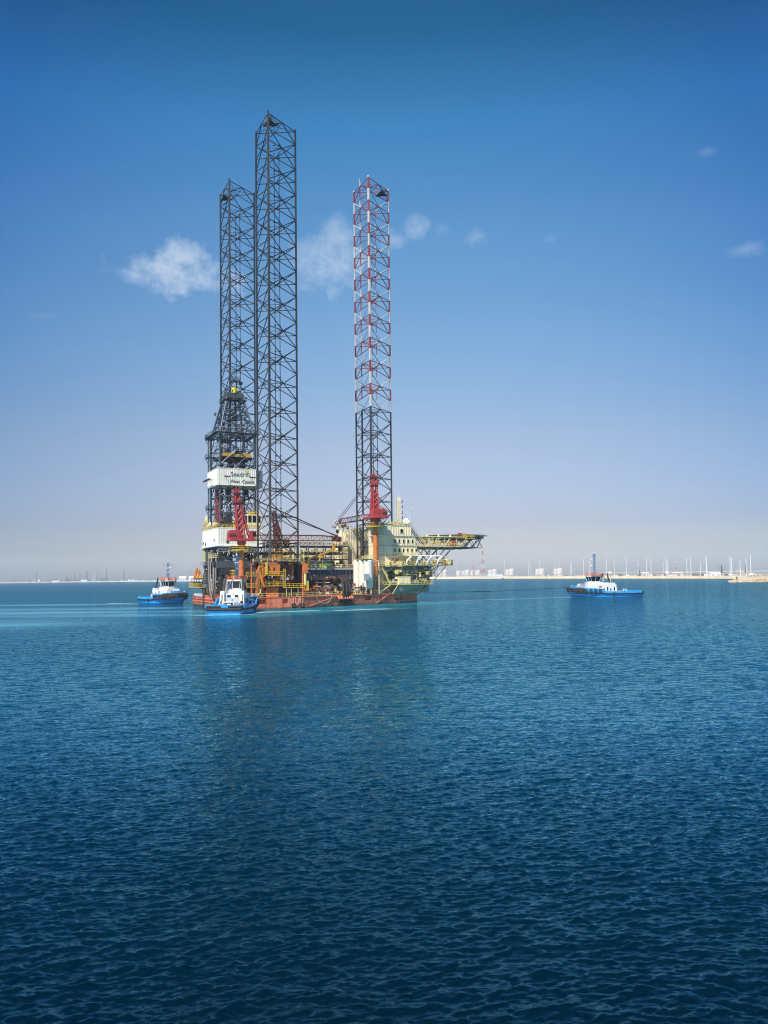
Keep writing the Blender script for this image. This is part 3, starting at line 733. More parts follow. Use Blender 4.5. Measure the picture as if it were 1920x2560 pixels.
for z, v in ((9.1, -14.8), (5.9, -15.6)):
    b.mat(0).tube((15.6, v, z), (21.2, v, z), .75, 14)
    b.mat(1).tube((21.2, v, z), (22.4, v, z), .95, 12); b.tube((22.8, v, z), (24, v, z - .3), .8, 12)
for u in (16.9, 20.4): b.mat(2).tube((u, -15.2, 3.5), (u - (u - 18.6) * .25, -15.2, 8.3), .12, 6)
b.mat(2).tube((16.4, -15.2, 7.6), (22, -15.2, 7.6), .12, 6); b.tube((16.4, -15.2, 4.4), (21, -15.2, 4.4), .1, 6)
for k in range(9): b.mat(2).path(bez([(11 + k * 1.15, -18.5, 3.5), (11 + k * 1.15, -18.5, 6.2), (12.2 + k * 1.15, -18.5, 6.2), (12.2 + k * 1.15, -18.5, 3.6)], 8), .10, 5)
b.build('mud_tank', [mat('brown_tank', (.28, .19, .14), .5, 0, .2), BROWNST, CREAM], deck)
b = MB()
R = random.Random(4)
for k in range(17):
    u = 21.4 + R.uniform(0, 3.6); v = -26.3 + (u - 22.6) * .44 + R.uniform(-.2, .35)
    b.path(bez([(u - R.uniform(0, .8), v + 5, 7.6), (u, v + 1.6, 10.8), (u + .1, v - .7, 10.2), (u + R.uniform(-.3, .3), v - 1.0, 4), (u + R.uniform(-.5, .5), v - .7, .5)], 14), .2, 6)
b.build('hose_bundle', mat('dark_hose', (.05, .035, .03), .6, 0, .5, 1.5), deck)
clutter('deck_pipework', (8, 34, -24, -12, 3.5, 6.6), 120, [DKSTEEL, PYEL, BROWNST, GREYP, DORG, CREAM], 21, deck, .8)
clutter('pipe_deck_machinery', (11, 33, -11, 14, 12.6, 14.2), 80, [DKSTEEL, YEL, GREYP, BROWNST, CREAM, DORG], 22, deck, .8)
clutter('tall_pipework', (8.0, 11.6, -20, -14, 3.5, 17), 70, [PYEL, CREAM, DKSTEEL, YEL], 23, deck, .9)
b = MB()
for u in (8.2, 9.6):
    for v in (-19.5, -18): b.mat(0).tube((u, v, 3.5), (u, v, 19.5), .16, 6)
for k in range(9):
    z = 4 + k * 1.75; b.mat(k % 2).tube((8.2, -19.5, z), (9.6, -19.5, z + 1.6), .1, 5); b.tube((9.6, -19.5, z), (8.2, -19.5, z + 1.6), .1, 5)
for u in (10.6, 11.4): b.mat(2).tube((u, -18.5, 3.5), (u, -18.5, 18.5), .28, 8)
b.build('vent_mast', [CREAM, WHT, PYEL], deck)
b = MB()            # yellow knuckle-boom pipe handler
b.tube((13.4, -17.5, 12.6), (13.4, -17.5, 15.2), .5, 10)
b.add([(13.2, -17.8, 15.0), (22.6, -17.8, 18.5), (22.6, -17.8, 19.3), (13.2, -17.8, 15.5), (13.2, -17.2, 15.0), (22.6, -17.2, 18.5), (22.6, -17.2, 19.3), (13.2, -17.2, 15.5)], [(0, 1, 2, 3), (7, 6, 5, 4), (0, 4, 5, 1), (1, 5, 6, 2), (2, 6, 7, 3), (3, 7, 4, 0)])
b.box(22.2, 22.9, -17.9, -17.1, 18.4, 20.9); b.tube((17, -17.5, 14.6), (18.4, -17.5, 17.2), .25, 6); b.box(13, 14, -18.2, -16.8, 12.6, 14.9)
b.tube((18.6, -17.5, 16.8), (18.4, -17.5, 12.6), .09, 5)
b.build('pipe_handler', mat('handler_yellow', (.60, .30, .03), .5, 0, .25, 1., .2), deck)
b = MB()            # catwalk gallery and pipe racks seen behind the starboard leg
for z in (15.6, 17.6, 20.2):
    b.mat(0).box(1.2, 33, -5.4, 5.4, z, z + .3); b.mat(1).rail([(1.2, -5.4, z + .3), (33, -5.4, z + .3)], 1.15, .06, 1.5)
for u in np.arange(2, 34, 3.2):
    for v in (-5.2, 5.2): b.mat(2).box(u - .15, u + .15, v - .15, v + .15, 12.6, 20.2)
    b.mat(3).tube((u, -5.3, 15.9), (u + 3.2, -5.3, 17.6), .1, 5); b.tube((u, -5.3, 18), (u + 3.2, -5.3, 20.2), .1, 5)
for k in range(16): b.mat(4 if k % 3 else 3).tube((3, -4.8 + k * .6, 18.25), (30 - (k % 5), -4.8 + k * .6, 18.25), .22, 6)
for k in range(10): b.mat(2 if k % 2 else 3).tube((3, -4.8 + k * .9, 16.3), (27 - (k % 4) * 2, -4.8 + k * .9, 16.3), .25, 6)
b.mat(3).box(1.2, 8, -6.4, -5.5, 15.2, 17.4)
b.build('catwalk', [DKSTEEL, YEL, BROWNST, mat('rack_orange', (.50, .22, .04), .5, 0, .3), GREYP], rig)
b = MB()
b.mat(0).box(20.4, 24.6, -10.6, -8.2, 12.6, 14.2)
for u in (20.4, 22.5, 24.6): b.mat(1).box(u - .12, u + .12, -10.75, -10.6, 12.6, 14.2)
b.mat(1).box(20.6, 22.3, -10.7, -10.6, 12.8, 13.9)
tag(b.build('deck_container', [GREEN, mat('lime_paint', (.55, .68, .10), .5, 0, .15), GREEN], None), 'green and lime steel container on the middle deck of the rig', 'container')
dc = bpy.data.objects['deck_container']; dc.location = rig.location; dc.rotation_euler = rig.rotation_euler

# silos ------------------------------------------------------------------
for k in range(3):
    u, v = 34.2 - .3 * k, -20.0 + 3.75 * k
    b = MB(); b.cyl(u, v, 6.0, 14.9, 1.62, 28); b.tube((u, v, 14.9), (u, v, 15.6), 1.62, 28, .9)
    b.tube((u, v, 6.0), (u, v, 5.2), 1.62, 28, .6)
    for a in range(4): b.tube((u + 1.2 * cos(a * pi / 2 + .4), v + 1.2 * sin(a * pi / 2 + .4), 3.5), (u + 1.2 * cos(a * pi / 2 + .4), v + 1.2 * sin(a * pi / 2 + .4), 6.2), .14, 6)
    s = b.build('silo', SILO, rig, True)
    md = s.modifiers.new('edge', 'EDGE_SPLIT'); md.split_angle = radians(40)
b = MB(); b.mat(0).rail([(32.5, -21.5, 15.6), (36, -21.5, 15.6), (36, -10, 15.6)], 1.1, .06, 1.2); b.mat(0).box(32.4, 36, -21.6, -10, 15.45, 15.58)
for u in (36.6, 37.6):
    b.mat(0).tube((u, -18.6, 3.5), (u, -18.6, 15.6), .1, 5); b.mat(0).tube((u, -17.6, 3.5), (u, -17.6, 15.6), .1, 5)
for k in range(9): b.mat(1).tube((36.6, -18.6, 4 + k * 1.3), (37.6, -18.6, 5.3 + k * 1.3), .09, 4); b.tube((37.6, -18.6, 4 + k * 1.3), (36.6, -18.6, 5.3 + k * 1.3), .09, 4)
b.mat(2).path([(38.6, -19.2, 3.2), (38.6, -19.2, 14.8), (36, -19.2, 15.4)], .16, 6)
b.mat(3).box(31.8, 33.4, -22.6, -21.6, 8.2, 10.4); b.tube((32.6, -22.1, 5), (32.6, -22.1, 8.2), .2, 6)
b.build('silo_access', [PYEL, DORG, WHT, GREYP], rig)

# living quarters -----------------------------------------------------------
b = MB()
z1, z2, z3, z4 = 13.5, 17.1, 20.4, 27.9
b.mat(0).box(39.6, 47.2, -12, -8.6, 3.5, 27.6)                 # starboard wing beside the leg
b.box(54.5, 57.2, -8.6, 13.5, 3.5, 27.5); b.box(38.2, 57.2, 8.4, 16, 3.5, 27.3); b.box(36.2, 38.2, 6.8, 17, 12.6, 22.8)
# forward part: corrugated floors
for a, c in ((3.5, z2), (z2, z3), (z3, 23.8), (23.8, 27.9)):
    u1 = 57.3 if a < 20 else (56.6 if a < 23 else 55.2)
    b.box(47.2, u1, -11.9, -8.6, a, c)
    if a > 10: b.corr((47.2, -11.92), (u1, -11.92), a + .25, c - .12, .16, .62)
    b.corr((u1 + .02, -11.9), (u1 + .02, -8.6), a + .25, c - .12, .12, .62)
    b.box(47.0, u1 + .2, -12.2, -8.5, c - .12, c)
for a in (17.1, 20.4, 23.8): b.box(39.5, 47.2, -12.06, -8.5, a, a + .1)
b.corr((38.15, 16), (38.15, 8.4), 16, 27.2, .12, .7); b.corr((36.15, 17), (36.15, 6.8), 13, 18, .12, .7); b.corr((36.15, 17), (36.15, 6.8), 18.6, 22.7, .12, .7)
b.corr((38.2, 8.36), (54.4, 8.36), 14, 27.2, .1, .7)
b.box(38.2, 47.3, -14.0, -12, 23.7, 24.05)
b.mat(1).box(57.3, 62.5, -11.5, 12, 3.5, 13.4)
b.mat(1).box(44, 57.3, -12.6, -12.0, 6.7, 13.0)
# equipment deck on the quarters
for zl in (17.1, 20.4, 23.8):
    b.mat(2).box(39.55, 57.2 if zl < 20 else 56.5, -12.24, -12.2, zl - .03, zl + .05)
acc = b.build('living_quarters', [CREAM, TEALP, BROWNST], rig)
def window(u, z, w, h):
    f = MB(); y = -12.14
    f.box(u - w / 2 - .14, u + w / 2 + .14, y, y + .1, z - .14, z + h + .14)
    f.mat(1).box(u - w / 2, u + w / 2, y - .03, y, z, z + h)
    f.build('window', [CREAM, GLASS], acc)
window(51.2, 25.2, 1.1, 1.3)
for k in range(5): window(48.4 + k * 1.78, 21.5, .62, 1.25)
for k in range(6): window(48.4 + k * 1.72, 18.2, .58, 1.25)
b = MB()
walk(b, 40.5, 67.6, -16, -12.2, 13.5, 0)
b.build('quarters_walkway', [PYEL, TEALP, BROWNST], acc); b = MB()
walk(b, 40.3, 61.6, -16.6, -12.6, 6.7, 0)
for u in (42, 46, 50, 54, 58, 62): b.mat(0).tube((u, -15.8, 13.3), (u + 2.6 if u > 50 else u - 2.2, -12.4, 9.2), .13, 6)
b.mat(0).tube((41.6, -16.4, 6.5), (44.6, -15.8, 3.6), .12, 6); b.tube((44.2, -16.6, 6.5), (38.8, -18.6, 3.6), .14, 6)
b.mat(0).tube((41.5, -15.6, 12.6), (44.6, -15.6, 7.0), .3, 4); b.tube((42.3, -15.0, 12.6), (45.4, -15.0, 7.0), .3, 4)
for u in (62.8, 66, 69): b.mat(1).tube((u, -13, 13.3), (u - 4, -11, 8.0), .16, 6)
b.mat(0).rail([(57, -8.6, 27.9), (47.2, -12, 27.9)], 1.1, .06, 1.3); b.rail([(39.6, -12, 27.7), (47.2, -12, 27.9), (55.2, -12, 27.9), (55.2, -8.7, 27.9)], 1.15, .06, 1.2)
b.mat(0).rail([(38.3, 8.4, 27.3), (38.3, 16, 27.3)], 1.1, .06, 1.3)
for k in range(12):         # outside stair on the forward end
    b.mat(0).box(55.6 + k * .42, 56.4 + k * .42, -10.6, -9.2, 27.2 - k * .48, 27.3 - k * .48)
for v in (-10.7, -9.1): b.mat(2).tube((55.4, v, 27.6), (60.6, v, 21.4), .16, 5); b.tube((55.4, v, 28.8), (60.6, v, 22.6), .06, 4)
b.mat(0).box(49, 58, -14.2, -12.2, 17.0, 17.1); b.rail([(51, -14.2, 17.1), (58.5, -14.2, 17.1)], 1.1, .055, 1.2)
b.build('quarters_walkway', [PYEL, TEALP, BROWNST], acc)
b = MB()
for u in (51.8, 55.8, 60.2, 64.4):        # white lifeboat davits
    b.path([(u - 1.6, -12.4, 17.0), (u + .6, -15.4, 16.8), (u + 1.2, -16.0, 16.4)], .18, 6)
    b.path(bez([(u + 1.2, -16.0, 16.4), (u - .6, -16.2, 15.6), (u - .8, -16.2, 14.4), (u - .9, -15.8, 13.5)], 8), .28, 6)
b.tube((50.4, -15.3, 16.9), (69, -15.3, 16.6), .12, 6)
b.build('davit', WHT, acc)
b = MB()
for u0, u1, v0, v1 in ((44.5, 57.5, -16.4, -16.4),):
    pass
c0 = [(45.0, -16.4, 3.3), (57.4, -11.0, 3.3), (58.6, -14.6, 6.3), (47.0, -16.6, 6.3)]
b.mat(0).add(c0 + [(p[0] + .2, p[1] + .5, p[2]) for p in c0], [(0, 1, 2, 3), (7, 6, 5, 4), (0, 4, 5, 1), (1, 5, 6, 2), (2, 6, 7, 3), (3, 7, 4, 0)])
c1 = [(58.1, -10.4, 2.6), (58.1, 9.0, 2.6), (61.8, 9.0, 6.4), (61.8, -14.0, 6.4)]
b.mat(0).add(c1 + [(p[0] - .4, p[1], p[2] + .4) for p in c1], [(0, 1, 2, 3), (7, 6, 5, 4), (0, 4, 5, 1), (1, 5, 6, 2), (2, 6, 7, 3), (3, 7, 4, 0)])
for k in range(5):
    t = k / 4; a = lerp3(c0[0], c0[1], t); q = lerp3(c0[3], c0[2], t); b.mat(1).tube(a + Vector((0, -.15, 0)), q + Vector((0, -.15, 0)), .14, 6)
for k in range(3):
    t = (k + .28) / 4; a = lerp3(c0[0], c0[1], t).lerp(lerp3(c0[3], c0[2], t), .55); q = lerp3(c0[0], c0[1], t + .14).lerp(lerp3(c0[3], c0[2], t + .14), .55)
    a2 = a + Vector((.4, -.35, 1.2)); q2 = q + Vector((.4, -.35, 1.2)); b.mat(2).add([a - Vector((0, .1, 0)), q - Vector((0, .1, 0)), q2, a2], [(0, 1, 2, 3)])
b.build('bow_flare', [TEALP, PYEL, DKSTEEL], acc)
b = MB(); b.mat(0).box(48, 52.4, -16.2, -14.2, 6.7, 9.3); b.mat(1).box(47.8, 52.6, -16.3, -14.1, 9.3, 9.5)
b.build('deck_locker', [CREAM, PYEL], acc)
clutter('quarters_machinery', (44, 61, -15.6, -12.4, 6.8, 11.2), 130, [DKSTEEL, TEALP, PYEL, CREAM, GREYP, BROWNST], 31, acc, 1.0, 24)
clutter('davit_machinery', (46, 69.5, -15.4, -12.4, 13.5, 15.2), 70, [BROWNST, YEL, PYEL, CREAM, DORG], 32, acc, .7)
clutter('roof_machinery', (40, 54.5, -11.6, -8.8, 27.8, 29.2), 26, [CREAM, WHT, PYEL, YEL], 33, acc, .6)
clutter('wing_machinery', (36.5, 54, 8.6, 15.6, 27.3, 28.8), 30, [CREAM, YEL, BROWNST, DKSTEEL], 34, acc, .8)
clutter('forward_machinery', (57.3, 63.4, -12.4, -11.5, 6.7, 12.8), 60, [TEALP, PYEL, CREAM, GREYP, DKSTEEL], 35, acc, .7)
b = MB()            # radio mast
mz = 27.9
for du, dv in ((-.55, -.55), (.55, -.55), (.55, .55), (-.55, .55)): b.tube((51.2 + du * 1.15, -9.6 + dv * 1.15, mz), (51.2 + du, -9.6 + dv, 38.2), .12, 5)
for k in range(11):
    z = mz + k * .94
    for (a, c) in (((-.6, -.6), (.6, -.6)), ((.6, -.6), (.6, .6)), ((.6, .6), (-.6, .6)), ((-.6, .6), (-.6, -.6))):
        b.tube((51.2 + a[0], -9.6 + a[1], z), (51.2 + c[0], -9.6 + c[1], z + .94), .08, 4); b.tube((51.2 + a[0], -9.6 + a[1], z), (51.2 + c[0], -9.6 + c[1], z), .08, 4)
for z in (30.5, 32.4, 34.4, 36.4): b.mat(1).tube((51.8, -9.6, z), (52.9, -9.6, z), .06, 4); b.tube((52.9, -9.6, z), (52.9, -9.6, z + .9), .12, 5)
b.mat(0).tube((51.2, -9.6, 38), (51.2, -9.6, 39.2), .06, 4)
b.build('radio_mast', [CREAM, DKSTEEL], acc)
b = MB()            # dish: a shallow bowl with real thickness
c = Vector((54.0, -10.6, 29.6)); ax = Vector((-.35, -.75, .55)).normalized(); a = ax.cross(Vector((0, 0, 1))).normalized(); e = ax.cross(a)
for rr, (o0, o1) in enumerate(((0., .0), (.08, 0.))):
    pass
vs = []; fs = []; n = 18; rings = [(.02, -.32), (.5, -.26), (.95, -.1), (1.2, .05), (1.22, .0), (.95, -.18), (.5, -.36), (.02, -.42)]
for r_, h_ in rings: vs += [c + (a * cos(2 * pi * i / n) + e * sin(2 * pi * i / n)) * r_ + ax * h_ for i in range(n)]
for j in range(len(rings) - 1): fs += [(j * n + i, j * n + (i + 1) % n, (j + 1) * n + (i + 1) % n, (j + 1) * n + i) for i in range(n)]
b.add(vs, fs); b.tube(c - ax * .4, (54.0, -10.3, 27.9), .14, 6); b.tube(c + a * .9, c + ax * 1.3, .05, 4); b.tube(c - a * .9, c + ax * 1.3, .05, 4)
b.build('satellite_dish', WHT, acc, True)
b = MB(); b.tube((54.9, -11.6, 27.9), (54.9, -11.6, 34.4), .1, 6); b.tube((54.0, -11.6, 34.2), (56.4, -11.6, 34.3), .09, 5); b.box(55.3, 56.5, -11.8, -11.4, 34.0, 34.2); b.box(53.2, 53.9, -11.7, -11.5, 32.4, 33.4)
b.build('lamp_post', WHT, acc)

# helideck ------------------------------------------------------------------
hc_ = (81.2, 1.5); Rh = 11.6; zh = 24.9
oc = [(hc_[0] + Rh * cos(pi / 8 + k * pi / 4), hc_[1] + Rh * sin(pi / 8 + k * pi / 4)) for k in range(8)]
b = MB(); b.prism(oc, zh - .55, zh)
b.prism([(hc_[0] + (p[0] - hc_[0]) * .97, hc_[1] + (p[1] - hc_[1]) * .97) for p in oc], zh - 1.0, zh - .56)
hel = b.build('helideck', mat('helideck_green', (.09, .12, .12), .7, 0, .3), rig)
b = MB()            # safety net frames sloping outward
o2 = [(hc_[0] + (Rh + 1.7) * cos(pi / 8 + k * pi / 4), hc_[1] + (Rh + 1.7) * sin(pi / 8 + k * pi / 4)) for k in range(8)]
for k in range(8):
    p, q = Vector((*oc[k], zh - .1)), Vector((*oc[(k + 1) % 8], zh - .1)); p2, q2 = Vector((*o2[k], zh + .15)), Vector((*o2[(k + 1) % 8], zh + .15))
    b.mat(0).tube(p2, q2, .08, 4)
    for i in range(9): b.tube(p.lerp(q, i / 8), p2.lerp(q2, i / 8), .06, 4)
    for i in range(1, 6): b.mat(1).tube(p.lerp(p2, i / 6), q.lerp(q2, i / 6), .035, 3)
b.build('safety_net', [GREYP, DKSTEEL], hel)
b = MB()
for v in (-7.5, -2.5, 3.5, 9.5):
    b.mat(1).box(62, 91.5 if abs(v - 1.5) < 6 else 89, v - .18, v + .18, zh - 1.15, zh - .55)
    b.mat(1).tube((60, v, 20.2), (86, v, 20.2), .22, 6); b.mat(1).tube((86, v, 20.2), (90.5 if abs(v - 1.5) < 6 else 88, v, zh - 1.), .2, 6)
    for k in range(6):
        u = 62 + k * 4.4
        b.mat(0 if k < 4 else 1).tube((u, v, 20.2), (u + (2.2 if k % 2 else 3.6), v, zh - 1.), .15, 6); b.tube((u + 4.4, v, 20.2), (u + 2.2, v, zh - 1.), .12, 6)
    b.mat(1).tube((62.0, v, 13.4), (69, v, 20.2), .2, 6); b.tube((68.5, v, 13.4), (62, v, 20.2), .2, 6); b.tube((68.5, v, 13.6), (75, v, 20.2), .24, 6); b.tube((68, v, 13.5), (68, v, 20.2), .15, 6)
    b.mat(1).tube((57.5, v * .9, 7.2), (69, v, 13.4), .22, 6)
for u in (62, 66.4, 70.8, 75.2, 79.6, 84, 88): b.mat(0).tube((u, -7.5, zh - 1.2), (u, 9.5, zh - 1.2), .14, 6); b.mat(1).tube((u, -7.5, 20.2), (u, 9.5, 20.2), .12, 6)
b.mat(0).box(58, 70, -14, -8, 13.2, 13.45); b.mat(2).box(69, 72.4, -12, -8.8, 13.45, 15.4); b.mat(0).tube((70.6, -12.4, 14.6), (70.6, -8.4, 14.6), 1.1, 12)
b.build('helideck_truss', [PYEL, mat('truss_grey_green', (.10, .12, .12), .55, 0, .3), BROWNST], hel)
b = MB()
walk(b, 58, 79, -10.6, -8.4, 20.5, 0)
walk(b, 79, 82.5, -11.6, -9.2, 23.6, 1)
for k in range(9): b.mat(1).box(76.5 + k * .3, 76.9 + k * .3, -11.4, -10.4, 20.6 + k * .33, 20.68 + k * .33)
for u in (63, 68, 73): b.mat(2).tube((u, -9.4, 23.9), (u, -9.4, 24.9), .55, 10, .1)
for u in (60, 65, 70, 75, 79): b.mat(0).tube((u, -10.4, 20.5), (u, -10.4, 24), .09, 5)
b.mat(0).tube((60, -10.4, 24), (79, -10.4, 24), .16, 5)
b.mat(3).box(73.2, 74.8, -10.4, -9.2, 20.6, 22.4); b.mat(1).box(77, 80, -10.2, -8.8, 23.6, 25.4); b.mat(3).box(76.2, 77.6, -10.4, -9.4, 24.4, 25.6)
b.build('helideck_walkway', [PYEL, YEL, CREAM, RED], hel)
clutter('foam_equipment', (60, 78, -10, -8.6, 20.6, 22), 44, [YEL, PYEL, BROWNST, RED, DORG], 41, hel, .6)

# ------------------------------------------------------------------ tugs
def make_tug():
    t = empty('tugboat')
    st = [(-15.6, 4.2, 3.9, 2.5, 0.), (-14.6, 5.2, 4.7, 2.5, .0), (-11, 5.7, 5.3, 2.4, 0), (-5, 5.75, 5.5, 2.3, 0), (1.6, 5.75, 5.5, 2.45, 0), (3.4, 5.75, 5.4, 3.5, 0),
          (7, 5.6, 4.9, 3.75, 0), (10.6, 4.9, 3.6, 3.95, 0), (13.2, 3.7, 2.1, 4.15, 0), (15.0, 2.1, .7, 4.25, 0), (15.7, .9, .15, 4.3, 0)]
    b = MB(); n = len(st)
    for s_ in (-1, 1):
        rings = []
        for x, hb, wb, zt, _ in st:
            xw = x if x < 8 else 8 + (x - 8) * .72
            rings.append([(xw, 0, -1.6), (xw, s_ * wb * .7, -1.6), (xw, s_ * wb, 0.), (x, s_ * hb, zt * .58), (x, s_ * hb * 1.0, zt), (x, s_ * (hb - .28 if hb > .5 else hb), zt), (x, s_ * max(hb - .3, .02), zt - 1.0), (x, 0, zt - .95)])
        vs = [p for r in rings for p in r]; m = 8; fs = []
        for i in range(n - 1):
            for j in range(m - 1):
                q = (i * m + j, i * m + j + 1, (i + 1) * m + j + 1, (i + 1) * m + j); fs.append(q if s_ < 0 else q[::-1])
        b.mat(0).add(vs, fs)
        for i in (0, n - 1): b.add(rings[i], [tuple(range(m))])
    b.box(-15.62, -15.3, -3.9, 3.9, 1.4, 2.5)
    b.build('hull', BLUE, t)
    b = MB()
    b.mat(0).prism([(-13.5, -4.9), (1.4, -5.3), (1.4, 5.3), (-13.5, 4.9)], 1.42, 1.52); b.prism([(3.6, -5.1), (10.5, -4.3), (13.6, -2.6), (13.6, 2.6), (10.5, 4.3), (3.6, 5.1)], 2.75, 2.95)
    b.build('deck', mat('tug_deck_grey', (.20, .24, .27), .7, 0, .3), t)
    b = MB()
    pts = [(x, s_ * (hb + .1), zt * .5 + .15) for s_ in (1,) for x, hb, wb, zt, _ in st[1:9]]
    for s_ in (-1, 1): b.path([(x, s_ * (hb + .08), min(zt * .52 + .1, 1.7)) for x, hb, wb, zt, _ in st[:10]], .27, 7)
    b.tube((-15.75, -4.2, 1.35), (-15.75, 4.2, 1.35), .42, 8); b.tube((-15.7, -4.2, 2.0), (-15.7, -1.0, 2.0), .34, 8); b.tube((-15.7, 1.0, 2.0), (-15.7, 4.2, 2.0), .34, 8)
    for s_ in (-1, 1): b.tube((-15.5, s_ * 4.3, 1.0), (-15.5, s_ * 4.3, 2.3), .5, 8); b.tube((-2, s_ * 5.75, .5), (-2, s_ * 5.75, 1.9), .4, 8)
    for s_ in (-1, 1):
        for z, r in ((3.45, .5), (2.7, .5)): b.path([(x + .1, s_ * (hb + .05), z * (zt / 4.1)) for x, hb, wb, zt, _ in st[7:]], r, 8)
    for z in (3.6, 2.8): b.tube((15.8, -.9, z), (15.8, .9, z), .5, 8)
    b.build('rubbing_strake', RUB, t)
    for s_ in (-1, 1):
        for x, y in ((4.2, 5.85), (6.2, 5.78), (8.2, 5.5), (10.2, 5.2), (12.0, 4.65), (13.6, 3.75)):
            q = MB(); q.torus((x, s_ * y, 2.75), (.12 if x < 8 else .5, s_, .12), .50, .24); q.build('tyre_fender', RUB, t, True)
    b = MB()
    b.mat(0).prism([(-3.4, -3.4), (7.6, -3.4), (8.4, -2.2), (8.4, 2.2), (7.6, 3.4), (-3.4, 3.4)], 1.5, 5.2, [(-2.8, -3.3), (7.2, -3.2), (7.8, -2.0), (7.8, 2.0), (7.2, 3.2), (-2.8, 3.3)])
    b.prism([(-.2, -2.2), (6.8, -2.2), (7.5, -1.4), (7.5, 1.4), (6.8, 2.2), (-.2, 2.2)], 5.2, 6.2, [(.2, -1.9), (6.7, -1.9), (7.3, -1.2), (7.3, 1.2), (6.7, 1.9), (.2, 1.9)])
    for s_ in (-1, 1):
        b.mat(0).prism([(-4.9, s_ * 2.7 - .72), (-.9, s_ * 2.7 - .72), (-.9, s_ * 2.7 + .72), (-4.9, s_ * 2.7 + .72)], 1.5, 5.9, [(-3.6, s_ * 2.7 - .5), (-1.1, s_ * 2.7 - .5), (-1.1, s_ * 2.7 + .5), (-3.6, s_ * 2.7 + .5)])
        for k, x in enumerate((-3.2, -1.6, -.2, 1.4)): b.mat(1).box(x - .26, x + .26, min(s_ * 3.33, s_ * 3.42), max(s_ * 3.33, s_ * 3.42), 2.6, 3.6 if k % 2 else 4.1)
        b.mat(2).box(2.4, 3.6, min(s_ * 3.3, s_ * 3.4), max(s_ * 3.3, s_ * 3.4), 4.0, 4.7)
        for x in (-5.2, -4.9): b.mat(0).tube((x, s_ * 2.8, 1.5), (x + .9, s_ * 2.8, 5.3), .09, 5)
    b.mat(3).box(-3.5, -3.25, -1.8, -.1, 2.7, 4.1); b.box(-3.5, -3.25, .1, 1.8, 2.7, 4.1)
    b.mat(0).rail([(7.6, -2.2, 5.2), (7.6, 2.2, 5.2)], 1., .05, 1.)
    b.mat(1).box(-3.3, -3.1, -.45, .45, 1.6, 2.6); b.box(-3.15, -2.95, -1.5, -.6, 4.35, 4.8); b.box(-3.15, -2.95, .6, 1.5, 4.35, 4.8)
    for s_ in (-1, 1): b.mat(1).box(-5.02, -4.75, s_ * 2.7 - .3, s_ * 2.7 + .3, 2.4, 3.2); b.mat(2).torus((-5.0, s_ * 2.2, 2.2), (1, 0, .1), .38, .1)
    b.build('deckhouse', [WHT, GLASS, TUGOR, LGREY], t)
    b = MB(); b.rail([(-2.8, -2.0, 5.2), (-2.8, 2.0, 5.2)], .9, .04, .8)
    b.rail([(8.4, -4.6, 3.8), (13.4, -2.9, 4.1)], .7, .04, 1.); b.rail([(8.4, 4.6, 3.8), (13.4, 2.9, 4.1)], .7, .04, 1.); b.build('handrail', WHT, t)
    # wheelhouse: eight-sided, windows leaning outwards
    def oct8(x0, x1, h, c): return [(x0, -h + c), (x0 + c, -h), (x1 - c, -h), (x1, -h + c), (x1, h - c), (x1 - c, h), (x0 + c, h), (x0, h - c)]
    lo, hi = oct8(1.9, 6.9, 1.7, .7), oct8(1.2, 7.6, 2.35, .9)
    b = MB(); b.mat(0).prism(lo, 6.2, 6.55); g = MB(); g.prism([(x * .985 + .06, y * .97) for x, y in lo], 6.55, 8.55, [(x * .985 + .06, y * .97) for x, y in hi])
    b.mat(0).prism(hi, 8.55, 8.95); b.mat(2).prism([(x, y) for x, y in oct8(1.2, 7.6, 2.6, 1.1)], 8.95, 9.2)
    for i in range(8):
        j = (i + 1) % 8; a, c = Vector((*lo[i], 6.55)), Vector((*hi[i], 8.55)); b.mat(0).tube(a, c, .085, 5)
        a2, c2 = Vector((*lo[j], 6.55)), Vector((*hi[j], 8.55))
        if (a2 - a).length > 2.6: b.tube((a + a2) / 2, (c + c2) / 2, .06, 5)
    b.mat(2).rail([(*p, 9.2) for p in oct8(1.5, 7.3, 2.4, 1.)], .8, .07, .9, True)
    b.mat(0).box(5.4, 6.2, -1.6, -1., 9.2, 9.9); b.cyl(6.6, 1.2, 9.2, 10., .3, 10)
    wh_ = b.build('wheelhouse', [WHT, GLASS, TUGOR], t); g.build('window', GLASS, wh_)
    b = MB()
    w = .42
    for sx in (-1, 1):
        for sy in (-1, 1): b.mat(0).tube((4.0 + sx * w * 1.6, sy * w * 1.6, 9.2), (4.0 + sx * w, sy * w, 11.), .09, 5); b.tube((4 + sx * w, sy * w, 11.), (4 + sx * w * .5, sy * w * .5, 18.4), .06, 5)
    for k in range(9):
        z = 11 + k * .82
        for (a, c) in (((-1, -1), (1, -1)), ((1, -1), (1, 1)), ((1, 1), (-1, 1)), ((-1, 1), (-1, -1))): f0, f1 = 1 - (z - 11) / 14.8, 1 - (z - 10.18) / 14.8; b.tube((4 + a[0] * w * f0, a[1] * w * f0, z), (4 + c[0] * w * f1, c[1] * w * f1, z + .82), .04, 4)
    b.tube((4, 0, 9.2), (4, 0, 18.3), .07, 6)
    mast_ = b.build('mast', [MASTB, WHT], t); b = MB()
    b.mat(1).box(4.4, 5.8, -.7, .7, 15.0, 15.15); b.tube((5.4, -.8, 15.6), (5.4, .8, 15.6), .25, 8); b.box(4.4, 5.6, -.5, .5, 13.0, 13.15); b.tube((5.4, 0, 13.15), (5.4, 0, 13.7), .3, 8)
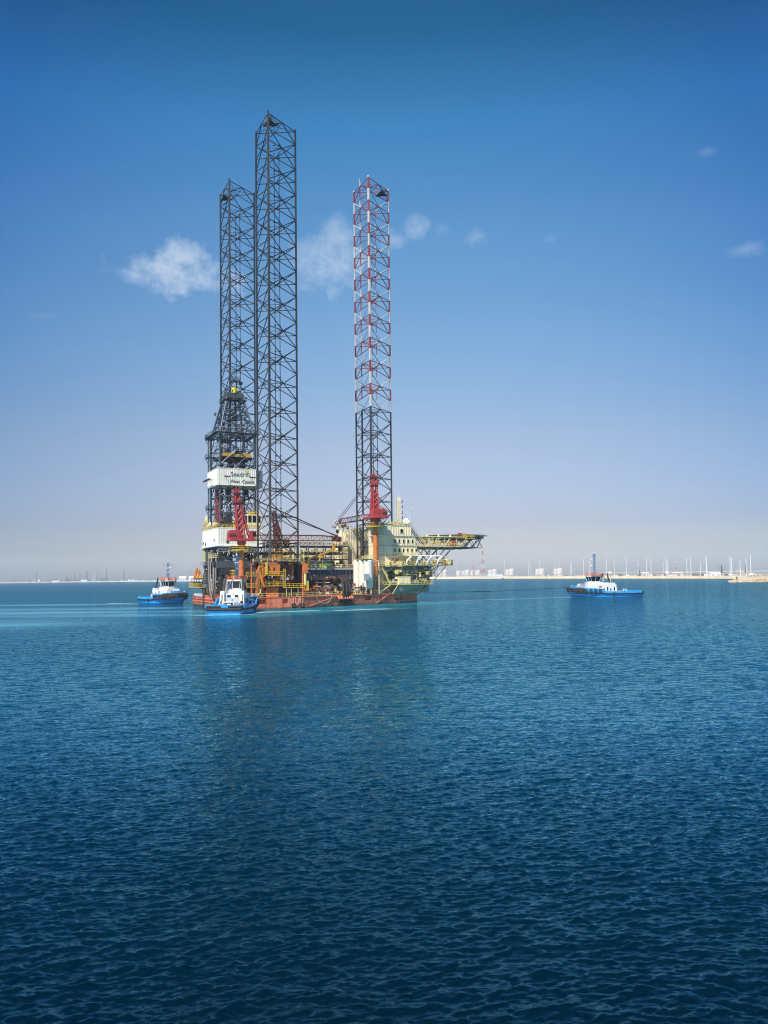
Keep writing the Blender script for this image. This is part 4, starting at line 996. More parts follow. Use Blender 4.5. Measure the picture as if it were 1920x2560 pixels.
    b.mat(1).tube((4, 0, 18.3), (4, 0, 19.6), .07, 5); b.cyl(4., 0, 18.4, 18.9, .3, 8); b.mat(0).tube((4, -1.6, 17.2), (4, 1.6, 17.2), .06, 4); b.cyl(4, -1.6, 17.2, 17.7, .14, 6); b.cyl(4, 1.6, 17.2, 17.7, .14, 6)
    b.build('radar', [MASTB, WHT], mast_)
    for s_ in (-1, 1):
        b = MB(); b.tube((-1.6, s_ * 2.9, 5.2), (-.6, s_ * 2.3, 9.4), .36, 10, .30); b.tube((-.6, s_ * 2.3, 9.4), (-.85, s_ * 2.3, 9.9), .30, 10)
        b.build('funnel', mat('funnel_dark', (.05, .03, .028), .6, 0, .3), t)
    b = MB(); b.mat(0).tube((10.2, -1.5, 4.5), (10.2, 1.5, 4.5), .95, 16); b.mat(1)
    for y in (-1.7, 1.55): b.tube((10.2, y, 4.5), (10.2, y + .15, 4.5), 1.25, 16)
    b.mat(2).box(9.2, 11.2, -2.2, 2.2, 2.9, 3.6); b.mat(2).tube((13.2, -1, 2.9), (13.2, -1, 4.8), .22, 8); b.tube((13.2, 1, 2.9), (13.2, 1, 4.8), .22, 8); b.tube((13.2, -1.5, 4.6), (13.2, 1.5, 4.6), .2, 8)
    b.build('towing_winch', [LGREY, GREYP, BLUE], t)
    b = MB(); b.mat(0).tube((-3.2, 0, 5.2), (-3.2, 0, 8.9), .1, 6); b.tube((.6, -1.8, 6.4), (.6, -1.8, 9.2), .09, 6); b.mat(1).box(-3.6, -3.0, -.3, .3, 8.7, 9.0); b.cyl(.9, 1.9, 6.3, 8.2, .5, 10)
    b.mat(0).tube((-9.5, -1.4, 1.5), (-9.5, -1.4, 3.2), .2, 8); b.tube((-9.5, 1.4, 1.5), (-9.5, 1.4, 3.2), .2, 8); b.tube((-9.5, -1.8, 3.0), (-9.5, 1.8, 3.0), .17, 8)
    b.mat(1).cyl(-6.8, 2.4, 1.5, 2.5, .7, 10); b.box(-7.8, -6.2, -2.6, -1.2, 1.5, 2.6)
    b.build('deck_fittings', [WHT, GREYP], t)
    return t
GT = 'blue and white tugs handling the rig'
tug = make_tug()
tug.location = (109.1 - 16., 338.3, 0); tug.rotation_euler = (0, 0, pi + .16)
tag(tug, 'blue tug in open water right of the rig, seen side-on, tall lattice mast', 'tugboat', GT)
t2 = copy_tree(tug); t2.location = (-88.0, 318, 0); t2.rotation_euler = (0, 0, radians(-52))
def short_mast(t):
    for ch in t.children:
        if ch.name.startswith('mast'): ch.scale = (1, 1, .72); ch.location = (0, 0, 9.2 * .28)
short_mast(t2)
t2['label'] = 'blue tug left of the rig, black tyres round its bow, by the rig stern'
t3_ = copy_tree(tug); short_mast(t3_); t3_.location = (-41.6, 221, 0); t3_.rotation_euler = (0, 0, radians(91))
t3_['label'] = 'nearest blue tug, seen from its stern, hiding part of the red hull'

# tow lines ------------------------------------------------------------
def line(name, p, q, sag, r, label, n=24, lumps=()):
    b = MB(); p, q = Vector(p), Vector(q)
    pts = [p.lerp(q, i / n) - Vector((0, 0, sag * 4 * (i / n) * (1 - i / n))) for i in range(n + 1)]
    b.path(pts, r, 6)
    for t in lumps:
        c = p.lerp(q, t) - Vector((0, 0, sag * 4 * t * (1 - t))); b.tube(c - (q - p).normalized() * 1.2, c + (q - p).normalized() * 1.2, .13, 8)
    o = b.build(name, ROPE); tag(o, label, 'tow line'); return o
rw = lambda u, v, z: Vector((rig.location.x + u * cos(HD) - v * sin(HD), rig.location.y + u * sin(HD) + v * cos(HD), z))
bow = tug.matrix_basis @ Vector((13.4, 0, 4.3))
mid = bow.lerp(rw(58, -3, 4.5), .62)
line('tow_line', bow, rw(58, -4, 3.6), .7, .08, 'long dark tow line stretched from the rig bow to the tug on the right', lumps=(.55, .60, .64))
bow2 = t2.matrix_basis @ Vector((13.4, 0, 4.3))
line('tow_line', bow2, rw(-14.2, 28, 3.0), .3, .1, 'short dark tow line between the left tug and the rig stern')

# ------------------------------------------------------------------ shore
SAND = mat('sand', (.66, .50, .30), .9, 0, .25, .05)
def shoreline(pts, depth, h, name, m, m2):
    b = MB(); top = []; 
    n = len(pts)
    P = [Vector((x, y, -.6)) for x, y, hh in pts]
    T = []
    for i, (x, y, hh) in enumerate(pts):
        d = Vector((x, y, 0)).normalized(); T.append(Vector((x, y, 0)) + d * hh * 2.2 + Vector((0, 0, hh)))
    F = [t + Vector((t.x, t.y, 0)).normalized() * depth for t in T]
    F = [Vector((f.x, f.y, t.z)) for f, t in zip(F, T)]
    for i in range(n - 1):
        b.mat(0).add([P[i], P[i + 1], T[i + 1], T[i]], [(0, 1, 2, 3)]); b.mat(1).add([T[i], T[i + 1], F[i + 1], F[i]], [(0, 1, 2, 3)])
    o = b.build(name, [m, m2]); o['kind'] = 'structure'; return o
DUST = mat('dusty_ground', (.42, .36, .28), .95, 0, .2, .01)
def edge(px, sy, hpx):
    r = ray(px, sy); t = -HC / r.z; p = Vector((0, 0, HC)) + r * t; return (p.x, p.y, hpx * p.y / FPX)
shoreline([(120., 4300., 10.)] + [edge(px, sy, h) for px, sy, h in ((1060, 1447.6, 5.2), (1180, 1446.8, 5.3), (1300, 1446.6, 5.5), (1420, 1446.4, 5.8), (1500, 1446.2, 6.), (1620, 1446.2, 6.), (1740, 1446.3, 6.2), (1830, 1446.6, 6.5), (1930, 1446.8, 6.5), (2150, 1447.5, 6.5))], 1700, 8, 'shore', SAND, DUST)
shoreline([(-3300., 4250., 5.), (-2700., 4350., 5.)] + [edge(px, sy, h) for px, sy, h in ((0, 1458.2, 2.2), (150, 1456.2, 2.2), (300, 1454.4, 2.2), (420, 1453.6, 2.6), (505, 1453.0, 2.8), (620, 1451.9, 2.5))] + [(-400., 5300., 6.), (120., 5200., 8.)], 900, 5, 'beach', mat('pale_sand', (.48, .44, .38), .9, 0, .15, .03), DUST)

def base(px, d):                 # ground point on the land in that direction
    p = at_depth(px, 1440, d); return Vector((p.x, p.y, 0))
def hgt(px, sy, d): return at_depth(px, sy, d).z
# storage tanks
TANKW = mat('tank_white', (.55, .52, .46), .6, 0, .06, .02)
def make_tank(w, z0, z1):
    b = MB(); r = w / 2
    b.mat(0).cyl(0, 0, z0, z1 - .12 * (z1 - z0), r, 28); b.tube((0, 0, z1 - .12 * (z1 - z0)), (0, 0, z1), r, 28, r * .35)
    return b
GTK = 'white storage tanks along the far shore'
for i, (px, w, ts, d, lab) in enumerate(((1112.3, 12.6, 1425, 3900, 'white storage tank left of its group, near the rig walkway'), (1101.5, 10, 1427, 4200, 'paler storage tank behind the leftmost white tank'),
        (1147, 13, 1426.4, 4300, 'low white tank left of the lattice tower, first of a row'), (1158.5, 11, 1427, 4350, 'white tank between two others left of the small mast'), (1168.6, 14, 1424, 4000, 'larger white tank just left of the small red mast'),
        (1180, 9, 1426.2, 4350, 'half hidden white tank behind the small red mast'), (1195, 16, 1425.6, 4100, 'white tank directly left of the red and white lattice tower'), (1226, 12, 1424.8, 4200, 'white tank just right of the lattice tower, partly hidden'),
        (1236.8, 14.2, 1423, 3900, 'white tank above the long white shed, right of the lattice tower'), (1269, 11, 1423.4, 4100, 'white tank partly hidden at the left of a larger one, right of the shed'), (1279, 15, 1421.8, 3700, 'white domed tank standing in the middle of the shore, right of the shed'),
        (1344.5, 12, 1422.4, 3700, 'rear white tank of the pair nearer the right tug'), (1354.6, 17, 1421.2, 3400, 'front white tank of the second pair from the right tug'), (1389, 10.5, 1422, 3600, 'rear white tank of the pair beside the right tug'),
        (1399.6, 18.5, 1420.6, 3300, 'front white tank closest to the right tug'))):
    p = base(px, d); W = w * d / FPX; z1 = hgt(px, ts, d); z0 = 4.
    o = make_tank(W, z0, z1).build('storage_tank', TANKW); o.location = p
    k = MB(); 
    for a in range(24): k.tube((W * .53 * cos(-pi / 2 + (a - 12) * .1), W * .53 * sin(-pi / 2 + (a - 12) * .1), z0 + (z1 - z0) * (a / 24) * .85), (W * .53 * cos(-pi / 2 + (a - 11) * .1), W * .53 * sin(-pi / 2 + (a - 11) * .1), z0 + (z1 - z0) * ((a + 1) / 24) * .85), .35, 4)
    k.build('stair', GREYP, o)
    tag(o, lab, 'storage tank', GTK)
# high mast lights
POLE = mat('galvanised_pole', (.82, .82, .80), .5, 0, .06)
POLES = [(1140.7, 1407), (1262, 1401), (1278, 1404), (1321.8, 1402), (1327.8, 1404), (1349.5, 1404), (1388, 1400), (1398, 1397), (1426, 1402), (1429.5, 1405), (1459.5, 1398), (1474.8, 1402), (1516.5, 1398), (1536, 1400), (1566, 1396),
         (1596, 1407), (1617, 1396), (1628, 1397), (1658.7, 1404), (1665.8, 1393), (1669, 1401), (1717.7, 1396), (1727.8, 1394), (1751.4, 1404), (1766, 1391.5), (1768, 1393), (1826, 1392), (1830, 1395), (1851, 1400), (1866, 1396), (1877.5, 1386.5), (1096, 1412), (1082, 1414)]
pm = MB(); pm.cyl(0, 0, 0, 1, .010, 6, .0065)
pm.cyl(0, 0, .975, .99, .022, 8); pole = pm.build('light_pole', POLE)
GPO = 'tall pale light poles along the right shore'
for i, (px, ts) in enumerate(POLES):
    d = np.interp(px, [1060, 1180, 1300, 1420, 1500, 1620, 1740, 1930], [3900, 3400, 3000, 2650, 2400, 2080, 1800, 1560])
    if ts > 1402: d *= 1.12
    z0 = 3.; z1 = hgt(px, ts, d)
    o = pole if i == 0 else pole.copy()
    if i: COL.objects.link(o)
    p = base(px, d); o.location = (p.x, p.y, z0); wd = 62.
    o.scale = (wd, wd, z1 - z0)
    near_ = ('just right of the rig helideck', 'behind the storage tanks', 'behind the right tug', 'between the right tug and the breakwater', 'above the rock breakwater')[0 if px < 1200 else 1 if px < 1440 else 2 if px < 1600 else 3 if px < 1800 else 4]
    tag(o, 'slim pale light pole on the far shore ' + near_, 'light pole', GPO + ' ' + near_)
# lattice towers
def lattice_tower(name, px, ts, bs, d, wb, mats, seg, lab):
    p = base(px, d); z0 = 3.; z1 = hgt(px, ts, d); b = MB(); wt = wb * .16
    def c(i, t):
        f = max(1 - t * 1.25, wt / wb); w = wb / 2 * f; s_ = ((-1, -1), (1, -1), (1, 1), (-1, 1))[i % 4]; return Vector((s_[0] * w, s_[1] * w, z0 + (z1 - z0) * t))
    for k in range(seg):
        b.mat((k * 7 // seg) % len(mats))
        for i in range(4):
            b.tube(c(i, k / seg), c(i, (k + 1) / seg), .45, 5); b.tube(c(i, k / seg), c(i + 1, (k + 1) / seg), .3, 4); b.tube(c(i + 1, k / seg), c(i, (k + 1) / seg), .3, 4); b.tube(c(i, (k + 1) / seg), c(i + 1, (k + 1) / seg), .3, 4)
    o = b.build(name, mats); o.location = p; tag(o, lab, 'lattice tower'); return o
lattice_tower('lattice_tower', 1207.5, 1365.5, 1438, 3300, 22, [TANKW, RED], 14, 'tall red and white lattice tower among the storage tanks')
lattice_tower('lattice_tower', 1184, 1396.5, 1438, 3700, 9, [TANKW, RED], 9, 'small red and white lattice mast left of the tall lattice tower')
lattice_tower('lattice_tower', 1691.6, 1404, 1438, 2600, 5, [TANKW, RED], 9, 'thin red and white mast on the shore between right tug and breakwater')
lattice_tower('pylon', 1598, 1418, 1438, 2500, 6, [DKSTEEL], 7, 'short dark lattice pylon right of the right tug')
lattice_tower('pylon', 1659.5, 1418, 1438, 2500, 6, [DKSTEEL], 7, 'short dark lattice pylon beside a close pair of light poles')
o = lattice_tower('pylon', 1804.5, 1413, 1438, 2100, 7, [DKSTEEL], 7, 'dark lattice pylon with cross arms left of the breakwater')
b = MB(); 
for z in (.62, .78): b.box(-9, 9, -.5, .5, 3 + z * 30, 3.8 + z * 30)
a_ = b.build('cross_arm', DKSTEEL, o)
lattice_tower('pylon', 1865, 1413, 1438, 2000, 6, [DKSTEEL], 7, 'dark lattice pylon above the rock breakwater')
# sheds and low buildings
def shed(name, px0, px1, ts, bs, d, m, lab, cat='building', dome=False):
    a, c = base(px0, d), base(px1, d); L = (c - a).length; z1, z0 = hgt((px0 + px1) / 2, ts, d), max(hgt((px0 + px1) / 2, bs, d) - 2, 2.)
    b = MB(); dp = min(max(12, L * .4), 60)
    if dome:
        for k in range(6):
            r0, r1 = L / 2 * cos(k * pi / 12), L / 2 * cos((k + 1) * pi / 12); h = (z1 - z0); b.tube((L / 2, dp / 2, z0 + h * sin(k * pi / 12)), (L / 2, dp / 2, z0 + h * sin((k + 1) * pi / 12)), r0, 16, r1)
    else:
        h = z1 - z0
        b.box(0, L, 0, dp, z0, z0 + h * .78)
        b.add([(-.4, -.4, z0 + h * .78), (L + .4, -.4, z0 + h * .78), (L + .4, dp / 2, z1), (-.4, dp / 2, z1), (-.4, dp + .4, z0 + h * .78), (L + .4, dp + .4, z0 + h * .78)], [(0, 1, 2, 3), (3, 2, 5, 4), (0, 3, 4), (1, 5, 2)])
        b.mat(1)
        k = int(L / 9)
        for i in range(k): b.box((i + .35) * L / k, (i + .65) * L / k, -.35, -.05, z0 + h * .1, z0 + h * .5)
    o = b.build(name, [m, GREYP]); o.location = a; o.rotation_euler = (0, 0, atan2(c.y - a.y, c.x - a.x)); tag(o, lab, cat); return o
BW = mat('shed_white', (.76, .74, .70), .6, 0, .08, .02); TAN = mat('shed_tan', (.45, .38, .30), .8, 0, .15, .02); FARG = mat('far_grey', (.05, .065, .085), .7, 0, .2, .02)
shed('warehouse', 1219, 1257, 1436.4, 1441, 2900, BW, 'long low white shed on the embankment right of the lattice tower')
shed('warehouse', 1776, 1803, 1430.5, 1438.5, 1750, BW, 'bright white building on the shore left of the breakwater')
shed('warehouse', 1606, 1623, 1430.8, 1436.5, 2500, BW, 'small white roofed building right of the right tug')
shed('warehouse', 1556, 1568, 1430.6, 1434, 2600, TAN, 'small tan flat building behind a light pole right of the tug')
shed('dome', 1519, 1535, 1427, 1434, 2700, TAN, 'tan domed building above the right tug deck', 'building', True)
shed('warehouse', 1659, 1674, 1428.6, 1434, 2600, BW, 'white gabled building behind a close pair of light poles')
shed('warehouse', 1681, 1709, 1430.4, 1435, 2550, BW, 'low white building around the thin red and white mast')
shed('warehouse', 1714, 1730, 1431, 1435, 2450, TAN, 'low tan building behind two light poles')
shed('warehouse', 1840, 1868, 1424.5, 1430, 2300, TAN, 'low building with dark roof above the rock breakwater')
shed('warehouse', 447, 465, 1440, 1448, 4600, BW, 'white building on the left shore, the first beside the rig stern')
shed('warehouse', 472, 489, 1440.6, 1449, 4500, BW, 'white building on the left shore touching the rig stern platform')
shed('warehouse', 130, 149, 1451.6, 1455.5, 4500, BW, 'low white shed on the left shore below the refinery columns')
shed('warehouse', 202, 218, 1449.8, 1453.6, 4500, BW, 'low white shed on the left shore between thin chimneys')
shed('warehouse', 249, 267, 1444.6, 1450.5, 5000, FARG, 'grey blue block building on the left shore beside a tall chimney')
shed('dome', 94, 99, 1448.8, 1453, 4700, BW, 'small white dome at the far left shore', 'building', True)
# pipe rack and raised conveyor along the right shore
def longwall(name, pxs, sy0, sy1, df, m, lab, cat, posts=0):
    b = MB(); pts = []
    for px in pxs:
        d = np.interp(px, [1060, 1180, 1300, 1420, 1500, 1620, 1740, 1930], [3900, 3400, 3000, 2650, 2400, 2080, 1800, 1560]) * df
        off = (1444.0 - 1437.5) * 0
        hz = 1443.6 - (px - 960) * .0107
        pts.append((base(px, d), HC + (hz - (hz + sy0)) * d / FPX, HC + (hz - (hz + sy1)) * d / FPX))
    for (p, a, c), (q, a2, c2) in zip(pts[:-1], pts[1:]):
        n = (q - p).normalized(); nn = Vector((-n.y, n.x, 0)) * 3
        vs = [p + Vector((0, 0, a)), q + Vector((0, 0, a2)), q + Vector((0, 0, c2)), p + Vector((0, 0, c))]
        vs += [v + nn for v in vs]; b.add(vs, [(0, 1, 2, 3), (7, 6, 5, 4), (3, 2, 6, 7), (0, 4, 5, 1)])
        for k in range(posts): w = p.lerp(q, (k + .5) / posts); b.tube((w.x, w.y, 3), (w.x, w.y, a + (a2 - a) * (k + .5) / posts + .2), .5, 5)
    o = b.build(name, m); tag(o, lab, cat); return o
longwall('pipe_rack', [1075, 1180, 1300, 1420, 1500, 1620, 1740, 1850], -1.2, -2.8, 1.06, mat('pipe_grey', (.30, .29, .28), .7, 0, .3, .05), 'long low grey pipe rack running along the shore behind the sand bank', 'pipe rack', 6)
longwall('conveyor', [1500, 1620, 1740, 1850, 1960], -5.4, -7.0, 1.3, TANKW, 'pale raised conveyor line running behind the light poles at the right', 'conveyor', 8)
# left shore: refinery
def chimney(px, ts, d, r, lab, m=FARG, name='chimney'):
    z1 = hgt(px, ts, d); r *= 1.5 if name == 'chimney' else 1; b = MB(); b.cyl(0, 0, 1, z1, r, 10, r * .75)
    b.cyl(0, 0, z1 * .86, z1 * .88, r * 1.6, 10); b.cyl(0, 0, z1 * .5, z1 * .515, r * 1.5, 10)
    o = b.build(name, m); o.location = base(px, d); tag(o, lab, name.replace('_', ' ')); return o
for px, ts, r, lab in ((91.9, 1430, 1.6, 'lone thin chimney at the far left of the shore'), (187, 1432, 1.4, 'thin chimney right of the refinery columns'), (200, 1432, 1.4, 'thin chimney second right of the refinery columns'), (214.6, 1432, 1.4, 'thin chimney just left of a taller one'),
                       (218.2, 1424.5, 1.7, 'tall thin chimney left of the white tower'), (242.7, 1434, 1.3, 'short thin chimney right of the white tower'), (266.8, 1424.5, 1.7, 'tall thin chimney at the end of the grey blue block'), (309.7, 1424.5, 1.9, 'lone tall chimney between the refinery and the left tug')):
    chimney(px, ts, 4900, r, lab)
chimney(237.8, 1436, 4700, 4.2, 'white tower at the left refinery, tallest bright one', TANKW, 'silo_tower'); chimney(233.2, 1443.5, 4700, 5., 'short white tower left of the taller white one', TANKW, 'silo_tower')
R = random.Random(9)
def refinery(px, ts, n, lab):
    b = MB(); d = 5000; z1 = hgt(px, ts, d)
    for i in range(n):
        x = R.uniform(-14, 14); h = z1 * R.uniform(.45, 1); w = R.uniform(2.5, 5)
        b.box(x - w / 2, x + w / 2, -w / 2, w / 2, 1, h * .8); b.cyl(x, 0, h * .8, h, w * .3, 8)
        b.box(x - w * .8, x + w * .8, -w * .7, w * .7, h * .5, h * .53)
    b.box(-16, 16, -6, 6, 1, z1 * .32)
    o = b.build('refinery_unit', FARG); o.location = base(px, d); tag(o, lab, 'refinery')
for px, ts, n, lab in ((138, 1437.5, 4, 'grey refinery unit with one high column, left of the others'), (167, 1438, 4, 'grey refinery unit with three columns, middle one of the left shore'), (176, 1437.5, 4, 'grey refinery unit right of the three columns'), (149.5, 1444, 3, 'small grey refinery unit between taller ones'),
                       (192, 1444.5, 4, 'low grey refinery unit below thin chimneys'), (221, 1443.5, 4, 'low grey refinery unit left of the white tower'), (125, 1449, 4, 'lowest grey refinery unit at the left end')):
    refinery(px, ts, n, lab)
# a far mass of trees and town roofs along the left shore
b = MB(); fo = [mat('far_foliage', (.07, .09, .06), .9, 0, .4, .02), TAN, BW]
for i in range(420):
    px = R.uniform(20, 500) if i % 3 else R.uniform(315, 480); d = R.uniform(5050, 5500); p = base(px, d); h = (R.uniform(2, 9) if px < 320 else R.uniform(4, 15)) + 4; w = R.uniform(5, 22)
    k = 0 if R.random() < .72 else R.choice((1, 2))
    b.mat(k)
    if k: b.box(p.x - w / 2, p.x + w / 2, p.y - 4, p.y + 4, 2, h * .7)
    else:
        for j in range(4): b.tube((p.x + R.uniform(-w, w) / 2, p.y, 3), (p.x + R.uniform(-w, w) / 2, p.y + 2, h * R.uniform(.6, 1)), w * R.uniform(.2, .4), 6, w * .08)
tag(b.build('treeline', fo), 'far line of trees and low roofs along the left shore', 'trees', None, 'stuff')
b = MB()
for i in range(500):
    px = R.uniform(1070, 1900); d = np.interp(px, [1060, 1180, 1300, 1420, 1500, 1620, 1740, 1930], [3900, 3400, 3000, 2650, 2400, 2080, 1800, 1560]) * R.uniform(1.08, 1.4); p = base(px, d); h = R.uniform(5, 10.5); w = R.uniform(3, 16)
    b.mat(R.choice((0, 1, 1, 2))); b.box(p.x - w / 2, p.x + w / 2, p.y - 3, p.y + 3, 3, h) if R.random() < .6 else b.tube((p.x, p.y, 3), (p.x, p.y + 1, h + 1), w * .3, 6, w * .1)
tag(b.build('undergrowth', fo), 'low scrub, pipes and huts scattered behind the sand bank', 'scrub', None, 'stuff')

# rock breakwater -------------------------------------------------------
b = MB(); R = random.Random(12)
A0, A1 = Vector((372, 860, 0)), Vector((560, 800, 0)); ax = (A1 - A0).normalized(); nx = Vector((-ax.y, ax.x, 0))
for i in range(2600):
    s_ = R.uniform(0, (A1 - A0).length) if i > 240 else R.uniform(0, 30); w = R.uniform(-17, 9)
    hmax = 7.4 * min(1, (s_ + 3) / 26)
    z = hmax * max(0, 1 - abs(w) / 17 if w < 0 else 1 - w / 14) - .6
    if w > -3 and R.random() < .3: z = hmax * .96
    c = A0 + ax * s_ + nx * w + Vector((0, 0, z)); r = R.uniform(.55, 1.25)
    q = []
    for dx, dy, dz in ((1, 0, 0), (-1, 0, 0), (0, 1, 0), (0, -1, 0), (0, 0, 1), (0, 0, -1)):
        q.append(c + Vector((dx + R.uniform(-.4, .4), dy + R.uniform(-.4, .4), dz * .8 + R.uniform(-.3, .3))) * r)
    b.mat(R.choice((0, 0, 1))).add(q, [(0, 2, 4), (2, 1, 4), (1, 3, 4), (3, 0, 4), (2, 0, 5), (1, 2, 5), (3, 1, 5), (0, 3, 5)])
tag(b.build('rubble', [mat('armour_rock', (.62, .45, .27), .9, 0, .35, .4), mat('armour_rock_dark', (.36, .28, .20), .9, 0, .35, .4)]), 'heaped tan armour rocks of the breakwater at the right edge', 'rocks', None, 'stuff')
b = MB(); L = (A1 - A0).length
prof = [(-16, -1.5), (-3, 6.1), (8, 6.1), (13, -1.5)]
vs = []
for t in (8, L):
    for w, z in prof:
        c = A0 + ax * t + nx * w; vs.append((c.x, c.y, z))
b.add(vs, [(0, 4, 5, 1), (1, 5, 6, 2), (2, 6, 7, 3), (0, 1, 2, 3)])
o = b.build('breakwater_land', DUST); o['kind'] = 'structure'

# ------------------------------------------------------------------ water
def wave_tile(N, L, lam, seed, spread=.12):
    # a wind-sea height field: peak wavelength lam, crests across the wind, returned with unit rms slope
    g = np.random.default_rng(seed)
    k1 = np.fft.fftfreq(N, L / N) * 2 * np.pi; kx, ky = np.meshgrid(k1, k1); k = np.hypot(kx, ky); k[0, 0] = 1
    cth = (kx * cos(radians(WDIR)) + ky * sin(radians(WDIR))) / k
    kp = 2 * pi / lam
    P = np.exp(-1.25 * (kp / k) ** 2) / k ** 3.35 * (spread + cth ** 4) * np.exp(-(k / (2 * pi / .12)) ** 4)
    A = np.sqrt(P) * (g.normal(size=(N, N)) + 1j * g.normal(size=(N, N))); A[0, 0] = 0
    h = np.real(np.fft.ifft2(A)); sl = np.sqrt(np.mean(np.real(np.fft.ifft2(1j * kx * A)) ** 2 + np.real(np.fft.ifft2(1j * ky * A)) ** 2))
    return h / sl
WDIR = 102.
TL = 26.
SL1, SL2 = .285, .06          # rms slopes of the short and the longer waves
H1 = wave_tile(640, TL, .76, 3, .05)
H2 = wave_tile(512, 113., 2.9, 8, .10)
for H_w in (H1, H2): H_w += .14 * (H_w ** 2 / H_w.std() - H_w.std())        # crests sharper than troughs
def samp(H, L, x, y):
    N = H.shape[0]; fx = (x / L) % 1 * N; fy = (y / L) % 1 * N
    i = np.floor(fx).astype(int) % N; j = np.floor(fy).astype(int) % N; a = fx - np.floor(fx); c = fy - np.floor(fy)
    i1 = (i + 1) % N; j1 = (j + 1) % N
    return (H[j, i] * (1 - a) * (1 - c) + H[j, i1] * a * (1 - c) + H[j1, i] * (1 - a) * c + H[j1, i1] * a * c)
ys = [-250., -60., -10., 0., 4., 7.]
y = 9.
while y < 420:
    ys.append(y); y += max(.045, y * y / 10500)
ys += list(np.geomspace(430, 6300, 26))
ys = np.array(ys)
ss = np.concatenate([[-1], np.linspace(-1, 1, 1160)[1:-1], [1]])
base_w = np.maximum(.58 * np.maximum(ys, 0) + 14, 20)
X = ss[None, :] * base_w[:, None]
outer = np.array([40., 200., 900., 5600.])
lim = 5900.
def outx(sign):
    cols = []
    for o_ in (.006, .03, .15, 1.):
        cols.append(sign * (base_w + (lim - base_w) * o_))
    return np.stack(cols, 1)
X = np.concatenate([outx(-1)[:, ::-1], X, outx(1)], 1)
Y = np.repeat(ys[:, None], X.shape[1], 1)
amp = np.interp(Y, [0, 120, 300, 420], [1, 1, .6, 0])
Z = (SL1 * np.interp(Y, [0, 40, 80], [1, 1, 0]) * samp(H1, TL, X, Y) + SL2 * samp(H2, 113., X * .94 + Y * .34, Y * .94 - X * .34)) * amp
Z *= np.clip((1 - np.abs(X) / base_w[:, None]) / .12, 0, 1); Z[:6] = 0
nr, ncol = X.shape
co = np.stack([X, Y, Z], -1).reshape(-1, 3).astype(np.float32)
idx = np.arange(nr * ncol).reshape(nr, ncol)
quads = np.stack([idx[:-1, :-1], idx[:-1, 1:], idx[1:, 1:], idx[1:, :-1]], -1).reshape(-1, 4)
me = bpy.data.meshes.new('water'); me.vertices.add(len(co)); me.vertices.foreach_set('co', co.ravel())
me.loops.add(quads.size); me.loops.foreach_set('vertex_index', quads.ravel().astype(np.int32))
me.polygons.add(len(quads)); me.polygons.foreach_set('loop_start', np.arange(0, quads.size, 4, dtype=np.int32)); me.polygons.foreach_set('loop_total', np.full(len(quads), 4, dtype=np.int32))
me.polygons.foreach_set('use_smooth', np.ones(len(quads), dtype=bool)); me.update(calc_edges=True)
water = bpy.data.objects.new('water', me); COL.objects.link(water); water['kind'] = 'structure'

